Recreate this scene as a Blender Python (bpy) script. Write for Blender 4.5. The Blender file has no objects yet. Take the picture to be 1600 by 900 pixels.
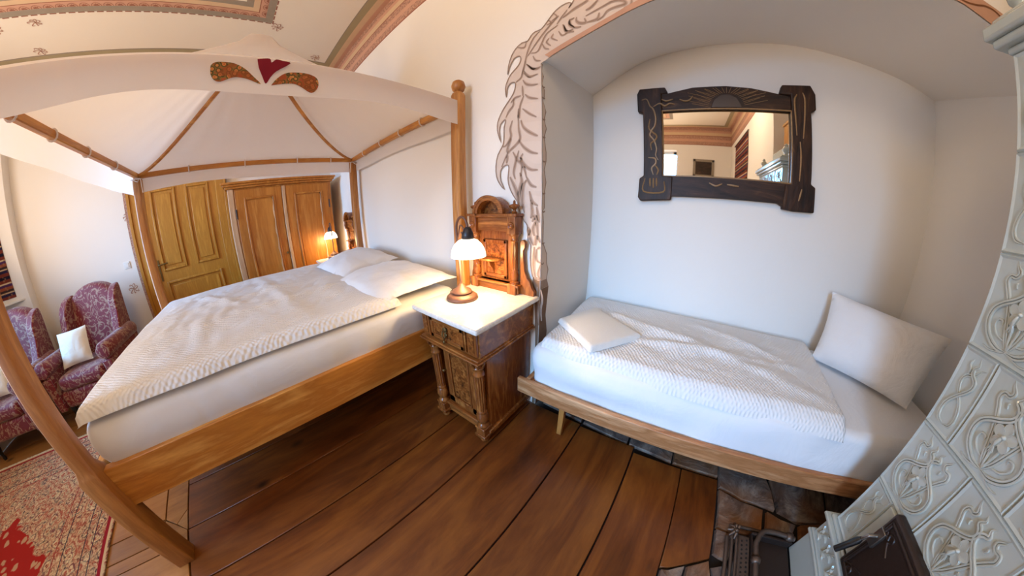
import bpy, bmesh, math, random
from math import sin, cos, pi, radians, sqrt
from mathutils import Matrix, Vector, noise
random.seed(7)
S = bpy.context.scene
COL = S.collection

# ------------------------------------------------------------------ camera
cd = bpy.data.cameras.new('camera'); cam = bpy.data.objects.new('camera', cd); COL.objects.link(cam)
S.camera = cam
cd.type = 'PANO'; cd.panorama_type = 'FISHEYE_LENS_POLYNOMIAL'
cd.sensor_width = 36; cd.sensor_height = 20.25
cd.clip_start = 0.02
FP = 389.786; q_ = (1600 / 36) / FP
cd.fisheye_fov = radians(240)
cd.fisheye_polynomial_k0 = 0; cd.fisheye_polynomial_k1 = -q_; cd.fisheye_polynomial_k2 = 0
cd.fisheye_polynomial_k3 = 0.07880 * q_ ** 3; cd.fisheye_polynomial_k4 = -0.013636 * q_ ** 4
cam.matrix_world = (Matrix.Translation((0, 0, 1.28)) @ Matrix.Rotation(0.636656, 4, 'Z') @ Matrix.Rotation(-0.319212, 4, 'X')
                    @ Matrix.Rotation(0.00627, 4, 'Y') @ Matrix.Rotation(pi / 2, 4, 'X'))

# ------------------------------------------------------------------ world, light, exposure
S.view_settings.view_transform = 'Standard'; S.view_settings.look = 'None'
S.view_settings.gamma = 1; S.view_settings.use_curve_mapping = False
S.view_settings.exposure = 0.55
w = bpy.data.worlds.new('world'); S.world = w; w.use_nodes = True
bg = w.node_tree.nodes['Background']
bg.inputs[0].default_value = (0.55, 0.75, 1.0, 1); bg.inputs[1].default_value = 2.0

def area(name, loc, rot, sx, sy, col, power, spread=180):
    l = bpy.data.lights.new(name, 'AREA'); l.shape = 'RECTANGLE'; l.size = sx; l.size_y = sy
    l.color = col; l.energy = power; l.spread = radians(spread)
    o = bpy.data.objects.new(name, l); COL.objects.link(o); o.location = loc; o.rotation_euler = rot
    return o
COOL = (0.14, 0.50, 1.0); WARM = (1.0, 0.72, 0.47)
# daylight entering through the two windows of the far wall: sky light comes in almost level, sunlit garden bounce rises
area('window_skylight', (-0.62, -3.42, 1.85), (radians(69), 0, radians(-6)), 0.9, 1.9, COOL, 19, 54)
area('window_skylight', (-2.95, -3.42, 1.85), (radians(71), 0, radians(10)), 1.3, 1.9, COOL, 27, 74)
area('window_bounce', (-0.85, -3.40, 1.5), (radians(128), 0, 0), 1.3, 1.2, WARM, 34, 150)
area('window_bounce', (-2.95, -3.40, 1.5), (radians(128), 0, 0), 1.3, 1.2, WARM, 19, 150)
# two warm fill lights added below the ceiling behind the camera, without a fixture
cl_ = bpy.data.lights.new('warm_fill_light', 'POINT'); cl_.energy = 20; cl_.color = (1, .78, .52); cl_.shadow_soft_size = .22
co_ = bpy.data.objects.new('warm_fill_light', cl_); COL.objects.link(co_); co_.location = (-1.3, -1.7, 3.2)
c2_ = cl_.copy(); c2_.energy = 22; co2 = bpy.data.objects.new('warm_fill_light', c2_); COL.objects.link(co2); co2.location = (.5, -.75, 3.2)

# ------------------------------------------------------------------ helpers
def lin(c):
    return tuple((x / 12.92 if x <= .04045 else ((x + .055) / 1.055) ** 2.4) for x in c)
def hexc(h):
    return lin(tuple(int(h[i:i + 2], 16) / 255 for i in (0, 2, 4))) + (1,)

class N:
    def __init__(s, name, rough=.5, spec=.5):
        s.m = bpy.data.materials.new(name); s.m.use_nodes = True
        s.t = s.m.node_tree; s.b = s.t.nodes['Principled BSDF']
        s.b.inputs['Roughness'].default_value = rough
        s.b.inputs['Specular IOR Level'].default_value = spec
    def n(s, typ, **kw):
        x = s.t.nodes.new(typ)
        for k, v in kw.items():
            if k.startswith('i_'): x.inputs[k[2:].replace('_', ' ')].default_value = v
            else: setattr(x, k, v)
        return x
    def l(s, a, b): s.t.links.new(a, b)
    def coord(s, scale=(1, 1, 1), rnd=False, kind='Object', rot=(0, 0, 0)):
        tc = s.n('ShaderNodeTexCoord'); mp = s.n('ShaderNodeMapping')
        mp.inputs['Scale'].default_value = scale; mp.inputs['Rotation'].default_value = rot
        s.l(tc.outputs[kind], mp.inputs[0])
        if rnd:
            oi = s.n('ShaderNodeObjectInfo'); ad = s.n('ShaderNodeVectorMath', operation='MULTIPLY_ADD')
            cb = s.n('ShaderNodeCombineXYZ')
            for i in range(3): s.l(oi.outputs['Random'], cb.inputs[i])
            s.l(cb.outputs[0], ad.inputs[0]); ad.inputs[1].default_value = (37, 51, 23); s.l(mp.outputs[0], ad.inputs[2])
            return ad.outputs[0]
        return mp.outputs[0]
    def noise(s, vec, scale, detail=4, rough=.5, dist=0):
        x = s.n('ShaderNodeTexNoise'); s.l(vec, x.inputs['Vector'])
        x.inputs['Scale'].default_value = scale; x.inputs['Detail'].default_value = detail
        x.inputs['Roughness'].default_value = rough; x.inputs['Distortion'].default_value = dist
        return x.outputs['Fac']
    def ramp(s, fac, stops, interp='LINEAR'):
        r = s.n('ShaderNodeValToRGB'); r.color_ramp.interpolation = interp
        e = r.color_ramp.elements
        while len(e) < len(stops): e.new(.5)
        for i, (p, c) in enumerate(stops): e[i].position = p; e[i].color = c
        s.l(fac, r.inputs[0]); return r.outputs[0]
    def mix(s, fac, a, b, typ='MIX'):
        x = s.n('ShaderNodeMix', data_type='RGBA', blend_type=typ)
        for v, i in ((fac, 0), (a, 6), (b, 7)):
            if hasattr(v, 'links'): s.l(v, x.inputs[i])
            else: x.inputs[i].default_value = v
        return x.outputs[2]
    def math(s, op, a, b=0.0, c=0.0):
        x = s.n('ShaderNodeMath', operation=op)
        for i, v in enumerate((a, b, c)):
            if hasattr(v, 'links'): s.l(v, x.inputs[i])
            else: x.inputs[i].default_value = v
        return x.outputs[0]
    def col(s, c):
        if hasattr(c, 'links'): s.l(c, s.b.inputs['Base Color'])
        else: s.b.inputs['Base Color'].default_value = c
    def bump(s, h, strength=.3, dist=.01, prev=None):
        x = s.n('ShaderNodeBump'); x.inputs['Strength'].default_value = strength; x.inputs['Distance'].default_value = dist
        s.l(h, x.inputs['Height'])
        if prev is not None: s.l(prev, x.inputs['Normal'])
        s.l(x.outputs[0], s.b.inputs['Normal']); return x.outputs[0]

def wood(name, c1, c2, axis='z', scale=9, rough=.4, knots=None, rnd=True, c3=None, bump=.15):
    k = N(name, rough)
    st = {'x': (.12, 1, 1), 'y': (1, .12, 1), 'z': (1, 1, .12)}[axis]
    v = k.coord(tuple(a * 1.0 for a in st), rnd)
    n1 = k.noise(v, scale, 5, .6, 1.2); n2 = k.noise(v, scale * 7, 3, .6, .3)
    f = k.math('ADD', k.math('MULTIPLY', n1, .75), k.math('MULTIPLY', n2, .25))
    stops = [(.3, c1), (.62, c2)] if c3 is None else [(.28, c1), (.5, c2), (.7, c3)]
    c = k.ramp(f, stops)
    if knots:
        kv = k.coord({'x': (.45, 1, 1), 'y': (1, .45, 1), 'z': (1, 1, .45)}[axis], rnd)
        vo = k.n('ShaderNodeTexVoronoi'); vo.inputs['Scale'].default_value = knots[0]; k.l(kv, vo.inputs['Vector'])
        kf = k.ramp(vo.outputs['Distance'], [(.04, (1, 1, 1, 1)), (.13, (0, 0, 0, 1))])
        c = k.mix(k.math('MULTIPLY', kf, .8), c, knots[1])
    k.col(c); k.bump(f, bump, .004)
    return k.m

def plaster(name, col, bump=.15):
    k = N(name, .85, .25); v = k.coord()
    n = k.noise(v, 2.2, 5, .6); n2 = k.noise(v, 14, 4, .6)
    c2 = tuple(x * .965 for x in col[:3]) + (1,)
    k.col(k.mix(n, c2, col)); k.bump(k.math('ADD', n2, k.math('MULTIPLY', n, 2)), bump, .006)
    return k.m

def flat(name, col, rough=.6, metal=0, spec=.5, bump=0, bs=40, var=.12):
    k = N(name, rough, spec); k.b.inputs['Metallic'].default_value = metal
    v = k.coord(); n = k.noise(v, bs, 4)
    c2 = tuple(x * (1 - var) for x in col[:3]) + (1,)
    k.col(k.mix(n, c2, col))
    if bump: k.bump(n, bump, .004)
    return k.m

def cloth(name, col, scale=500, bump=.12, crease=.25, cs=9, trans=0):
    k = N(name, .9, .15); v = k.coord()
    n = k.noise(v, cs, 4, .55, .8); f = k.noise(v, scale, 2)
    k.col(k.mix(n, tuple(x * .95 for x in col[:3]) + (1,), col))
    b = k.bump(n, crease, .02); k.bump(f, bump, .001, b)
    k.b.inputs['Sheen Weight'].default_value = .15
    if trans:
        tr = k.n('ShaderNodeBsdfTranslucent'); tr.inputs[0].default_value = col; mx = k.n('ShaderNodeMixShader'); mx.inputs[0].default_value = trans
        k.l(k.b.outputs[0], mx.inputs[1]); k.l(tr.outputs[0], mx.inputs[2]); k.l(mx.outputs[0], k.t.nodes['Material Output'].inputs[0])
    return k.m

M = {}
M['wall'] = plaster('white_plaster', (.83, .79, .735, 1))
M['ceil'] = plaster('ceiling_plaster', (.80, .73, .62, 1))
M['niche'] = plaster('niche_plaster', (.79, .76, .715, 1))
M['pine'] = wood('honey_pine', hexc('d8923c'), hexc('ae6c28'), 'y', 7, .38, (1.7, hexc('5a2e10')), c3=hexc('e6ab58'))
M['pine_x'] = wood('honey_pine_x', hexc('d8923c'), hexc('ae6c28'), 'x', 7, .38, (1.7, hexc('5a2e10')), c3=hexc('e6ab58'))
M['pine_z'] = wood('honey_pine_z', hexc('c98a44'), hexc('9c632c'), 'z', 7, .42, (1.6, hexc('4a2810')), c3=hexc('d89c58'))
M['pale'] = wood('light_bed_wood', hexc('cf9464'), hexc('9c6438'), 'x', 11, .5, c3=hexc('dfab7c'), bump=.5)
M['ward'] = wood('orange_pine', hexc('cc8a3c'), hexc('a9651f'), 'z', 5, .38, (2.6, hexc('7a3f14')), c3=hexc('d89a4c'))
M['doorw'] = wood('ochre_door_wood', hexc('c48a30'), hexc('a8701e'), 'z', 10, .4, c3=hexc('cf983c'))
M['worn'] = wood('worn_edge_wood', hexc('d9b48c'), hexc('b28660'), 'z', 10, .6)
M['walnut'] = wood('walnut', hexc('a2602c'), hexc('6e3a17'), 'z', 12, .25, c3=hexc('b8763a'))
M['walnut_x'] = wood('walnut_x', hexc('a8642e'), hexc('73401a'), 'x', 12, .25, c3=hexc('bc7a3c'))
k = N('burl_veneer', .22); v = k.coord((1, 1, 1)); n = k.noise(v, 34, 8, .75, .8)
k.col(k.ramp(n, [(.35, hexc('3a2010')), (.5, hexc('7a431c')), (.68, hexc('a86c34'))])); M['burl'] = k.m
def plank_mat(name, a, b, c, sc=6):
    k = N(name, .36, .4); v = k.coord((1, .14, 1), True); v2 = k.coord((1, .5, 1), True)
    n1 = k.noise(v, sc, 6, .65, 1.6); n2 = k.noise(v2, 2.6, 4, .6); n3 = k.noise(v, 60, 2)
    f = k.math('ADD', k.math('MULTIPLY', n1, .6), k.math('ADD', k.math('MULTIPLY', n2, .3), k.math('MULTIPLY', n3, .1)))
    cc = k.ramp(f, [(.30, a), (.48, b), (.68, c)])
    oi = k.n('ShaderNodeObjectInfo'); br = k.math('MULTIPLY_ADD', oi.outputs['Random'], .35, .8)
    cb = k.n('ShaderNodeCombineColor')
    for i in range(3): k.l(br, cb.inputs[i])
    cc = k.mix(1.0, cc, cb.outputs[0], 'MULTIPLY')
    vo = k.n('ShaderNodeTexVoronoi'); vo.inputs['Scale'].default_value = 2.3; k.l(k.coord((1, .6, 1), True), vo.inputs['Vector'])
    kf = k.ramp(vo.outputs['Distance'], [(.03, (1, 1, 1, 1)), (.09, (0, 0, 0, 1))])
    cc = k.mix(k.math('MULTIPLY', kf, .85), cc, hexc('1c0d06'))
    k.col(cc); k.bump(f, .3, .005)
    rr = k.ramp(n2, [(.3, (.28, .28, .28, 1)), (.7, (.5, .5, .5, 1))]); k.l(rr, k.b.inputs['Roughness'])
    return k.m
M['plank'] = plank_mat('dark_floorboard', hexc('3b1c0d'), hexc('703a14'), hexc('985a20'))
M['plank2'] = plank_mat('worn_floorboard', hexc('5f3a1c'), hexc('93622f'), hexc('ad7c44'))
M['subfloor'] = flat('dark_joint', hexc('120905'), .9)
k = N('rough_stone', .8); v = k.coord((1, 1, 1), True); n = k.noise(v, 5, 8, .7, 1.0); n2 = k.noise(v, 2.3, 3)
c = k.ramp(n, [(.32, hexc('3a2a22')), (.5, hexc('6e5b50')), (.68, hexc('a59484'))])
c = k.mix(k.ramp(n2, [(.5, (0, 0, 0, 1)), (.68, (.75, .75, .75, 1))]), c, hexc('8a531c'))
k.col(c); k.bump(n, .9, .03); M['stone'] = k.m
# marble
k = N('white_marble', .25); v = k.coord(); n = k.noise(v, 6, 8, .65, 2.5)
k.col(k.ramp(n, [(.35, hexc('cfc8bf')), (.5, hexc('dfd8cc')), (.53, hexc('cdc6bc')), (.6, hexc('e0d9ce'))])); M['marble'] = k.m
# cloths
M['sheet'] = cloth('white_sheet', (.76, .76, .77, 1), 700, .05, .28, 5)
M['canopy'] = cloth('canopy_cotton', (.88, .83, .79, 1), 600, .05, .25, 6, .55)
M['pillow'] = cloth('pillowcase_cotton', (.76, .76, .77, 1), 700, .05, .35, 8)
k = N('seersucker_duvet', .9, .15); v = k.coord((1, 1, 1))
n = k.noise(v, 7, 4, .55, 1.0); k.col((.75, .75, .75, 1))
wn = k.n('ShaderNodeTexNoise'); wn.inputs['Scale'].default_value = 9; k.l(v, wn.inputs['Vector'])
wa = k.n('ShaderNodeVectorMath', operation='MULTIPLY_ADD'); k.l(wn.outputs['Color'], wa.inputs[0]); wa.inputs[1].default_value = (.035, .035, 0); k.l(v, wa.inputs[2])
sx_ = k.n('ShaderNodeSeparateXYZ'); k.l(wa.outputs[0], sx_.inputs[0])
hh = k.math('MULTIPLY', k.math('SINE', k.math('MULTIPLY', sx_.outputs[0], 330)), k.math('SINE', k.math('MULTIPLY', sx_.outputs[1], 230)))
b = k.bump(n, .35, .03); k.bump(hh, .55, .0035, b); M['duvet'] = k.m
k = N('terry_towel', .95, .1); k.col((.77, .75, .71, 1)); k.bump(k.noise(k.coord(), 260, 3), .8, .004); M['towel'] = k.m
# brocade
def brocade():
    k = N('burgundy_brocade', .55, .3); v = k.coord((1, 1, .8))
    n = k.noise(v, 7.5, 1.0, .4, 2.2)
    a = k.math('ABSOLUTE', k.math('SUBTRACT', n, .5))
    m1 = k.ramp(a, [(.014, (1, 1, 1, 1)), (.028, (0, 0, 0, 1))])
    n2 = k.noise(v, 13, 1.0, .4, 2.8)
    m2 = k.ramp(n2, [(.585, (0, 0, 0, 1)), (.61, (1, 1, 1, 1))])
    f = k.math('MAXIMUM', m1, m2)
    k.col(k.mix(k.math('MULTIPLY', f, .8), hexc('701420'), hexc('a5846c')))
    k.bump(k.noise(v, 500, 2), .1, .001); k.b.inputs['Sheen Weight'].default_value = .3
    return k.m
M['brocade'] = brocade()
k = N('glazed_tile', .16, .6); v = k.coord((1, 1, 1), True); n = k.noise(v, 6, 4)
k.col(k.mix(n, hexc('aab5b1'), hexc('c2cbc8'))); k.b.inputs['Coat Weight'].default_value = .5; k.b.inputs['Coat Roughness'].default_value = .06
k.bump(k.noise(v, 18, 3), .12, .006); M['tile'] = k.m
k = N('glazed_relief', .12, .6); n = k.noise(k.coord(), 20, 3)
k.col(k.mix(n, hexc('aab0a8'), hexc('c4c9c0'))); k.b.inputs['Coat Weight'].default_value = .6; M['relief'] = k.m
M['iron'] = flat('dark_cast_iron', hexc('40342f'), .42, .55, .5, .3, 60)
M['iron2'] = flat('brown_cast_iron', hexc('6a5a50'), .4, .6, .5, .35, 50, .3)
M['black'] = flat('black_handle', hexc('141414'), .3)
M['steel'] = flat('steel', hexc('8f8a84'), .3, .9)
M['brass'] = flat('aged_brass', hexc('6f5a35'), .35, .8)
k = N('carved_dark_oak', .5, .3); v = k.coord((.2, 1, 1)); n = k.noise(v, 22, 5, .6, 1)
k.col(k.ramp(n, [(.35, hexc('170e09')), (.6, hexc('3a2417')), (.75, hexc('5e4128'))])); k.bump(n, .5, .006); M['oak'] = k.m
k = N('carved_dark_oak_upright', .5, .3); v = k.coord((1, 1, .2)); n = k.noise(v, 22, 5, .6, 1)
k.col(k.ramp(n, [(.35, hexc('170e09')), (.6, hexc('3a2417')), (.75, hexc('5e4128'))])); k.bump(n, .5, .006); M['oak_z'] = k.m
M['gilt'] = flat('worn_gilt_carving', hexc('a07c50'), .4, .2, .5, .3, 80, .5)
M['sun'] = flat('dark_red_brown_sun', hexc('2c1714'), .4)
k = N('mirror_glass', .02); k.b.inputs['Metallic'].default_value = 1; k.col((.9, .9, .88, 1)); M['mirror'] = k.m
M['lampbase'] = flat('rust_brown_metal', hexc('6b4a3c'), .5, .3)
M['lampcap'] = flat('dark_lamp_cap', hexc('2f2a2c'), .4, .3)
M['cushion'] = cloth('cream_cushion', (.80, .77, .68, 1), 400, .1, .3, 12)
M['plastic'] = flat('white_plastic', (.8, .8, .78, 1), .4)
# painted pigments
M['p_body'] = flat('dragon_wash', hexc('d9c6b7'), .85, 0, .2, 0, 9, .16)
M['p_scale'] = flat('dragon_scale_wash', hexc('d8c6b8'), .85, 0, .2, 0, 9, .08)
M['p_line'] = flat('dragon_brown_line', hexc('a58c7b'), .85, 0, .2, 0, 30, .3)
M['p_halo'] = flat('dragon_soft_line', hexc('bfa695'), .85, 0, .2, 0, 30, .15)
M['p_trunk_shade'] = flat('dragon_tail_shade_brown', hexc('8a6c56'), .85, 0, .2, 0, 25, .45)
M['p_band'] = flat('terracotta_band', hexc('c79a80'), .85, 0, .2, 0, 12, .25)
M['p_vine'] = flat('vine_brown', hexc('7d5236'), .85, 0, .2, 0, 30, .3)
M['c_grey'] = flat('grey_stencil', hexc('9d9182'), .85, 0, .2, 0, 20, .2)
M['c_olive'] = flat('olive_stencil', hexc('a89c7c'), .85, 0, .2, 0, 8, .15)
M['c_pink'] = flat('pink_stencil', hexc('cfa189'), .85, 0, .2, 0, 12, .15)
M['c_cream'] = flat('cream_stencil', hexc('d6b896'), .85, 0, .2, 0, 12, .1)
M['c_red'] = flat('red_brown_stencil', hexc('a8705c'), .85, 0, .2, 0, 60, .4)
M['c_sprig'] = flat('faint_sprig_stencil', hexc('bd8f7c'), .85, 0, .2, 0, 60, .3)
k = N('mottled_stencil', .85, .2); n = k.noise(k.coord(), 60, 4, .7)
k.col(k.ramp(n, [(.42, hexc('c79c86')), (.58, hexc('947062'))])); M['c_mott'] = k.m

class MB:
    def __init__(s): s.v = []; s.f = []; s.mi = []; s.cur = 0
    def add(s, vs, fs):
        o = len(s.v); s.v += [tuple(map(float, x)) for x in vs]; s.f += [tuple(i + o for i in f) for f in fs]; s.mi += [s.cur] * len(fs); return s
    def box(s, x0, x1, y0, y1, z0, z1):
        return s.add([(x0, y0, z0), (x1, y0, z0), (x1, y1, z0), (x0, y1, z0), (x0, y0, z1), (x1, y0, z1), (x1, y1, z1), (x0, y1, z1)],
                     [(3, 2, 1, 0), (4, 5, 6, 7), (0, 1, 5, 4), (1, 2, 6, 5), (2, 3, 7, 6), (3, 0, 4, 7)])
    def lathe(s, prof, c, n=20, axis='z'):
        vs = []; fs = []; m = len(prof)
        for i in range(n):
            a = 2 * pi * i / n
            for r, h in prof:
                p = (r * cos(a), r * sin(a), h)
                if axis == 'x': p = (h, p[0], p[1])
                elif axis == '-x': p = (-h, p[0], -p[1])
                elif axis == 'y': p = (p[0], h, -p[1])
                elif axis == '-y': p = (p[0], -h, p[1])
                vs.append((p[0] + c[0], p[1] + c[1], p[2] + c[2]))
        for i in range(n):
            j = (i + 1) % n
            for k in range(m - 1): fs.append((i * m + k, j * m + k, j * m + k + 1, i * m + k + 1))
        if prof[0][0] > 1e-5: fs.append(tuple(i * m for i in reversed(range(n))))
        if prof[-1][0] > 1e-5: fs.append(tuple(i * m + m - 1 for i in range(n)))
        return s.add(vs, fs)
    def tube(s, pts, r, n=8, flat=None):
        pts = [Vector(p) for p in pts]; m = len(pts)
        rs = r if isinstance(r, (list, tuple)) else [r] * m
        up = Vector((0, 0, 1)); vs = []; fs = []; prev = None
        for i, p in enumerate(pts):
            t = (pts[min(i + 1, m - 1)] - pts[max(i - 1, 0)]).normalized()
            if prev is None:
                a = Vector((1, 0, 0)) if abs(t.x) < .8 else Vector((0, 1, 0)); u = t.cross(a).normalized()
            else:
                u = (prev - t * prev.dot(t)).normalized()
            prev = u; w_ = t.cross(u)
            for k in range(n):
                a = 2 * pi * k / n; d = u * cos(a) + w_ * sin(a); d = d * rs[i]
                if flat is not None: d -= flat[0] * d.dot(flat[0]) * (1 - flat[1])
                vs.append(p + d)
        for i in range(m - 1):
            for k in range(n):
                l = (k + 1) % n; fs.append((i * n + k, i * n + l, (i + 1) * n + l, (i + 1) * n + k))
        fs.append(tuple(reversed(range(n)))); fs.append(tuple((m - 1) * n + k for k in range(n)))
        return s.add(vs, fs)
    def prism(s, poly, mp, d0, d1):
        n = len(poly)
        vs = [mp(a, b, d0) for a, b in poly] + [mp(a, b, d1) for a, b in poly]
        fs = [tuple(range(n)), tuple(reversed(range(n, 2 * n)))] + [(i, i + n, (i + 1) % n + n, (i + 1) % n) for i in range(n)]
        return s.add(vs, fs)
    def strip(s, pts, w_, mp, d, taper=False):
        n = len(pts); vs = []
        for i in range(n):
            a = pts[max(i - 1, 0)]; b = pts[min(i + 1, n - 1)]
            dx, dy = b[0] - a[0], b[1] - a[1]; L = math.hypot(dx, dy) or 1
            ww = w_ / 2 * (sin(pi * (i + .5) / n) * .7 + .4 if taper else 1)
            vs.append(mp(pts[i][0] - dy / L * ww, pts[i][1] + dx / L * ww, d)); vs.append(mp(pts[i][0] + dy / L * ww, pts[i][1] - dx / L * ww, d))
        return s.add(vs, [(2 * i, 2 * i + 1, 2 * i + 3, 2 * i + 2) for i in range(n - 1)])
    def grid(s, fn, nu, nv, closed_u=False):
        vs = [fn(i / nu, j / nv) for i in range(nu + 1) for j in range(nv + 1)]
        fs = [(i * (nv + 1) + j, (i + 1) * (nv + 1) + j, (i + 1) * (nv + 1) + j + 1, i * (nv + 1) + j + 1) for i in range(nu) for j in range(nv)]
        return s.add(vs, fs)
    def build(s, name, mat, parent=None, bev=0, smooth=False, seg=2, sub=0, fixn=True, kind=None, org=None, solid=0):
        # vertices are given in world space; parents carry a location only
        if org is None:
            org = Vector((0, 0, 0)); p = parent
            while p is not None: org += p.location; p = p.parent
        me = bpy.data.meshes.new(name); me.from_pydata([tuple(Vector(v) - org) for v in s.v], [], s.f)
        mats = mat if isinstance(mat, (list, tuple)) else [mat]
        for m_ in mats: me.materials.append(m_)
        if len(mats) > 1: me.polygons.foreach_set('material_index', s.mi)
        if fixn:
            b = bmesh.new(); b.from_mesh(me); bmesh.ops.recalc_face_normals(b, faces=b.faces); b.to_mesh(me); b.free()
        if smooth: me.polygons.foreach_set('use_smooth', [True] * len(me.polygons))
        o = bpy.data.objects.new(name, me); COL.objects.link(o)
        if parent is not None: o.parent = parent
        if solid:
            md = o.modifiers.new('solid', 'SOLIDIFY'); md.thickness = solid; md.offset = 0
        if bev:
            md = o.modifiers.new('bevel', 'BEVEL'); md.width = bev; md.segments = seg; md.limit_method = 'ANGLE'; md.angle_limit = radians(40)
            md.harden_normals = False
            me.polygons.foreach_set('use_smooth', [True] * len(me.polygons))
            try: me.set_sharp_from_angle(angle=radians(50))
            except Exception: pass
        elif smooth:
            try: me.set_sharp_from_angle(angle=radians(55))
            except Exception: pass
        if sub:
            md = o.modifiers.new('sub', 'SUBSURF'); md.levels = sub; md.render_levels = sub
        if kind: o['kind'] = kind
        return o

def tag(o, label=None, cat=None, group=None, kind=None):
    if label: o['label'] = label
    if cat: o['category'] = cat
    if group: o['group'] = group
    if kind: o['kind'] = kind
    return o
def thing(name, label, cat, loc, group=None):
    o = bpy.data.objects.new(name, None); COL.objects.link(o); o.location = loc; o.empty_display_size = .1
    return tag(o, label, cat, group)
def copy_tree(o, parent=None):
    c = o.copy(); COL.objects.link(c); c.parent = parent
    for ch in list(o.children): copy_tree(ch, c)
    return c
def B(name, b, mat, parent=None, bev=.003, **kw): return MB().box(*b).build(name, mat, parent, bev, **kw)
def cat_rom(pts, n=6):
    out = []; P = [Vector(p) for p in pts]; P = [P[0] * 2 - P[1]] + P + [P[-1] * 2 - P[-2]]
    for i in range(1, len(P) - 2):
        for k in range(n):
            t = k / n; a, b, c, d = P[i - 1], P[i], P[i + 1], P[i + 2]
            out.append(.5 * ((2 * b) + (c - a) * t + (2 * a - 5 * b + 4 * c - d) * t * t + (3 * b - a - 3 * c + d) * t ** 3))
    out.append(P[-2]); return out
def cr2(pts, n=5): return [(p.x, p.y) for p in cat_rom([(a, b, 0) for a, b in pts], n)]
# traced outlines of painted and carved ornament, in metres on their own planes
BODY = [[-0.241,2.427],[-0.438,2.427],[-0.448,2.379],[-0.481,2.335],[-0.467,2.358],[-0.479,2.371],[-0.508,2.369],[-0.537,2.358],[-0.567,2.336],[-0.598,2.303],[-0.64,2.261],[-0.677,2.258],[-0.703,2.244],[-0.726,2.216],[-0.764,2.217],[-0.804,2.195],[-0.833,2.158],[-0.854,2.099],[-0.858,2.047],[-0.848,2.086],[-0.816,2.135],[-0.782,2.139],[-0.771,2.119],[-0.781,2.09],[-0.805,2.067],[-0.839,2.042],[-0.863,2.005],[-0.876,1.965],[-0.869,1.91],[-0.864,1.957],[-0.844,1.986],[-0.815,1.986],[-0.808,1.963],[-0.821,1.923],[-0.849,1.888],[-0.894,1.84],[-0.925,1.791],[-0.935,1.751],[-0.93,1.708],[-0.908,1.65],[-0.92,1.714],[-0.91,1.759],[-0.879,1.779],[-0.877,1.764],[-0.887,1.733],[-0.888,1.684],[-0.895,1.636],[-0.932,1.584],[-0.948,1.52],[-0.944,1.462],[-0.923,1.419],[-0.886,1.381],[-0.913,1.435],[-0.915,1.484],[-0.897,1.51],[-0.867,1.519],[-0.855,1.502],[-0.863,1.443],[-0.853,1.395],[-0.829,1.351],[-0.801,1.315],[-0.792,1.284],[-0.778,1.246],[-0.754,1.208],[-0.736,1.186],[-0.732,1.132],[-0.73,1.109],[-0.712,1.079],[-0.714,1.008],[-0.707,0.945],[-0.697,0.906]]
TRUNK = [[-0.697,0.906],[-0.697,0.865],[-0.683,0.791],[-0.678,0.704],[-0.675,0.613],[-0.67,0.545]]
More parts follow.
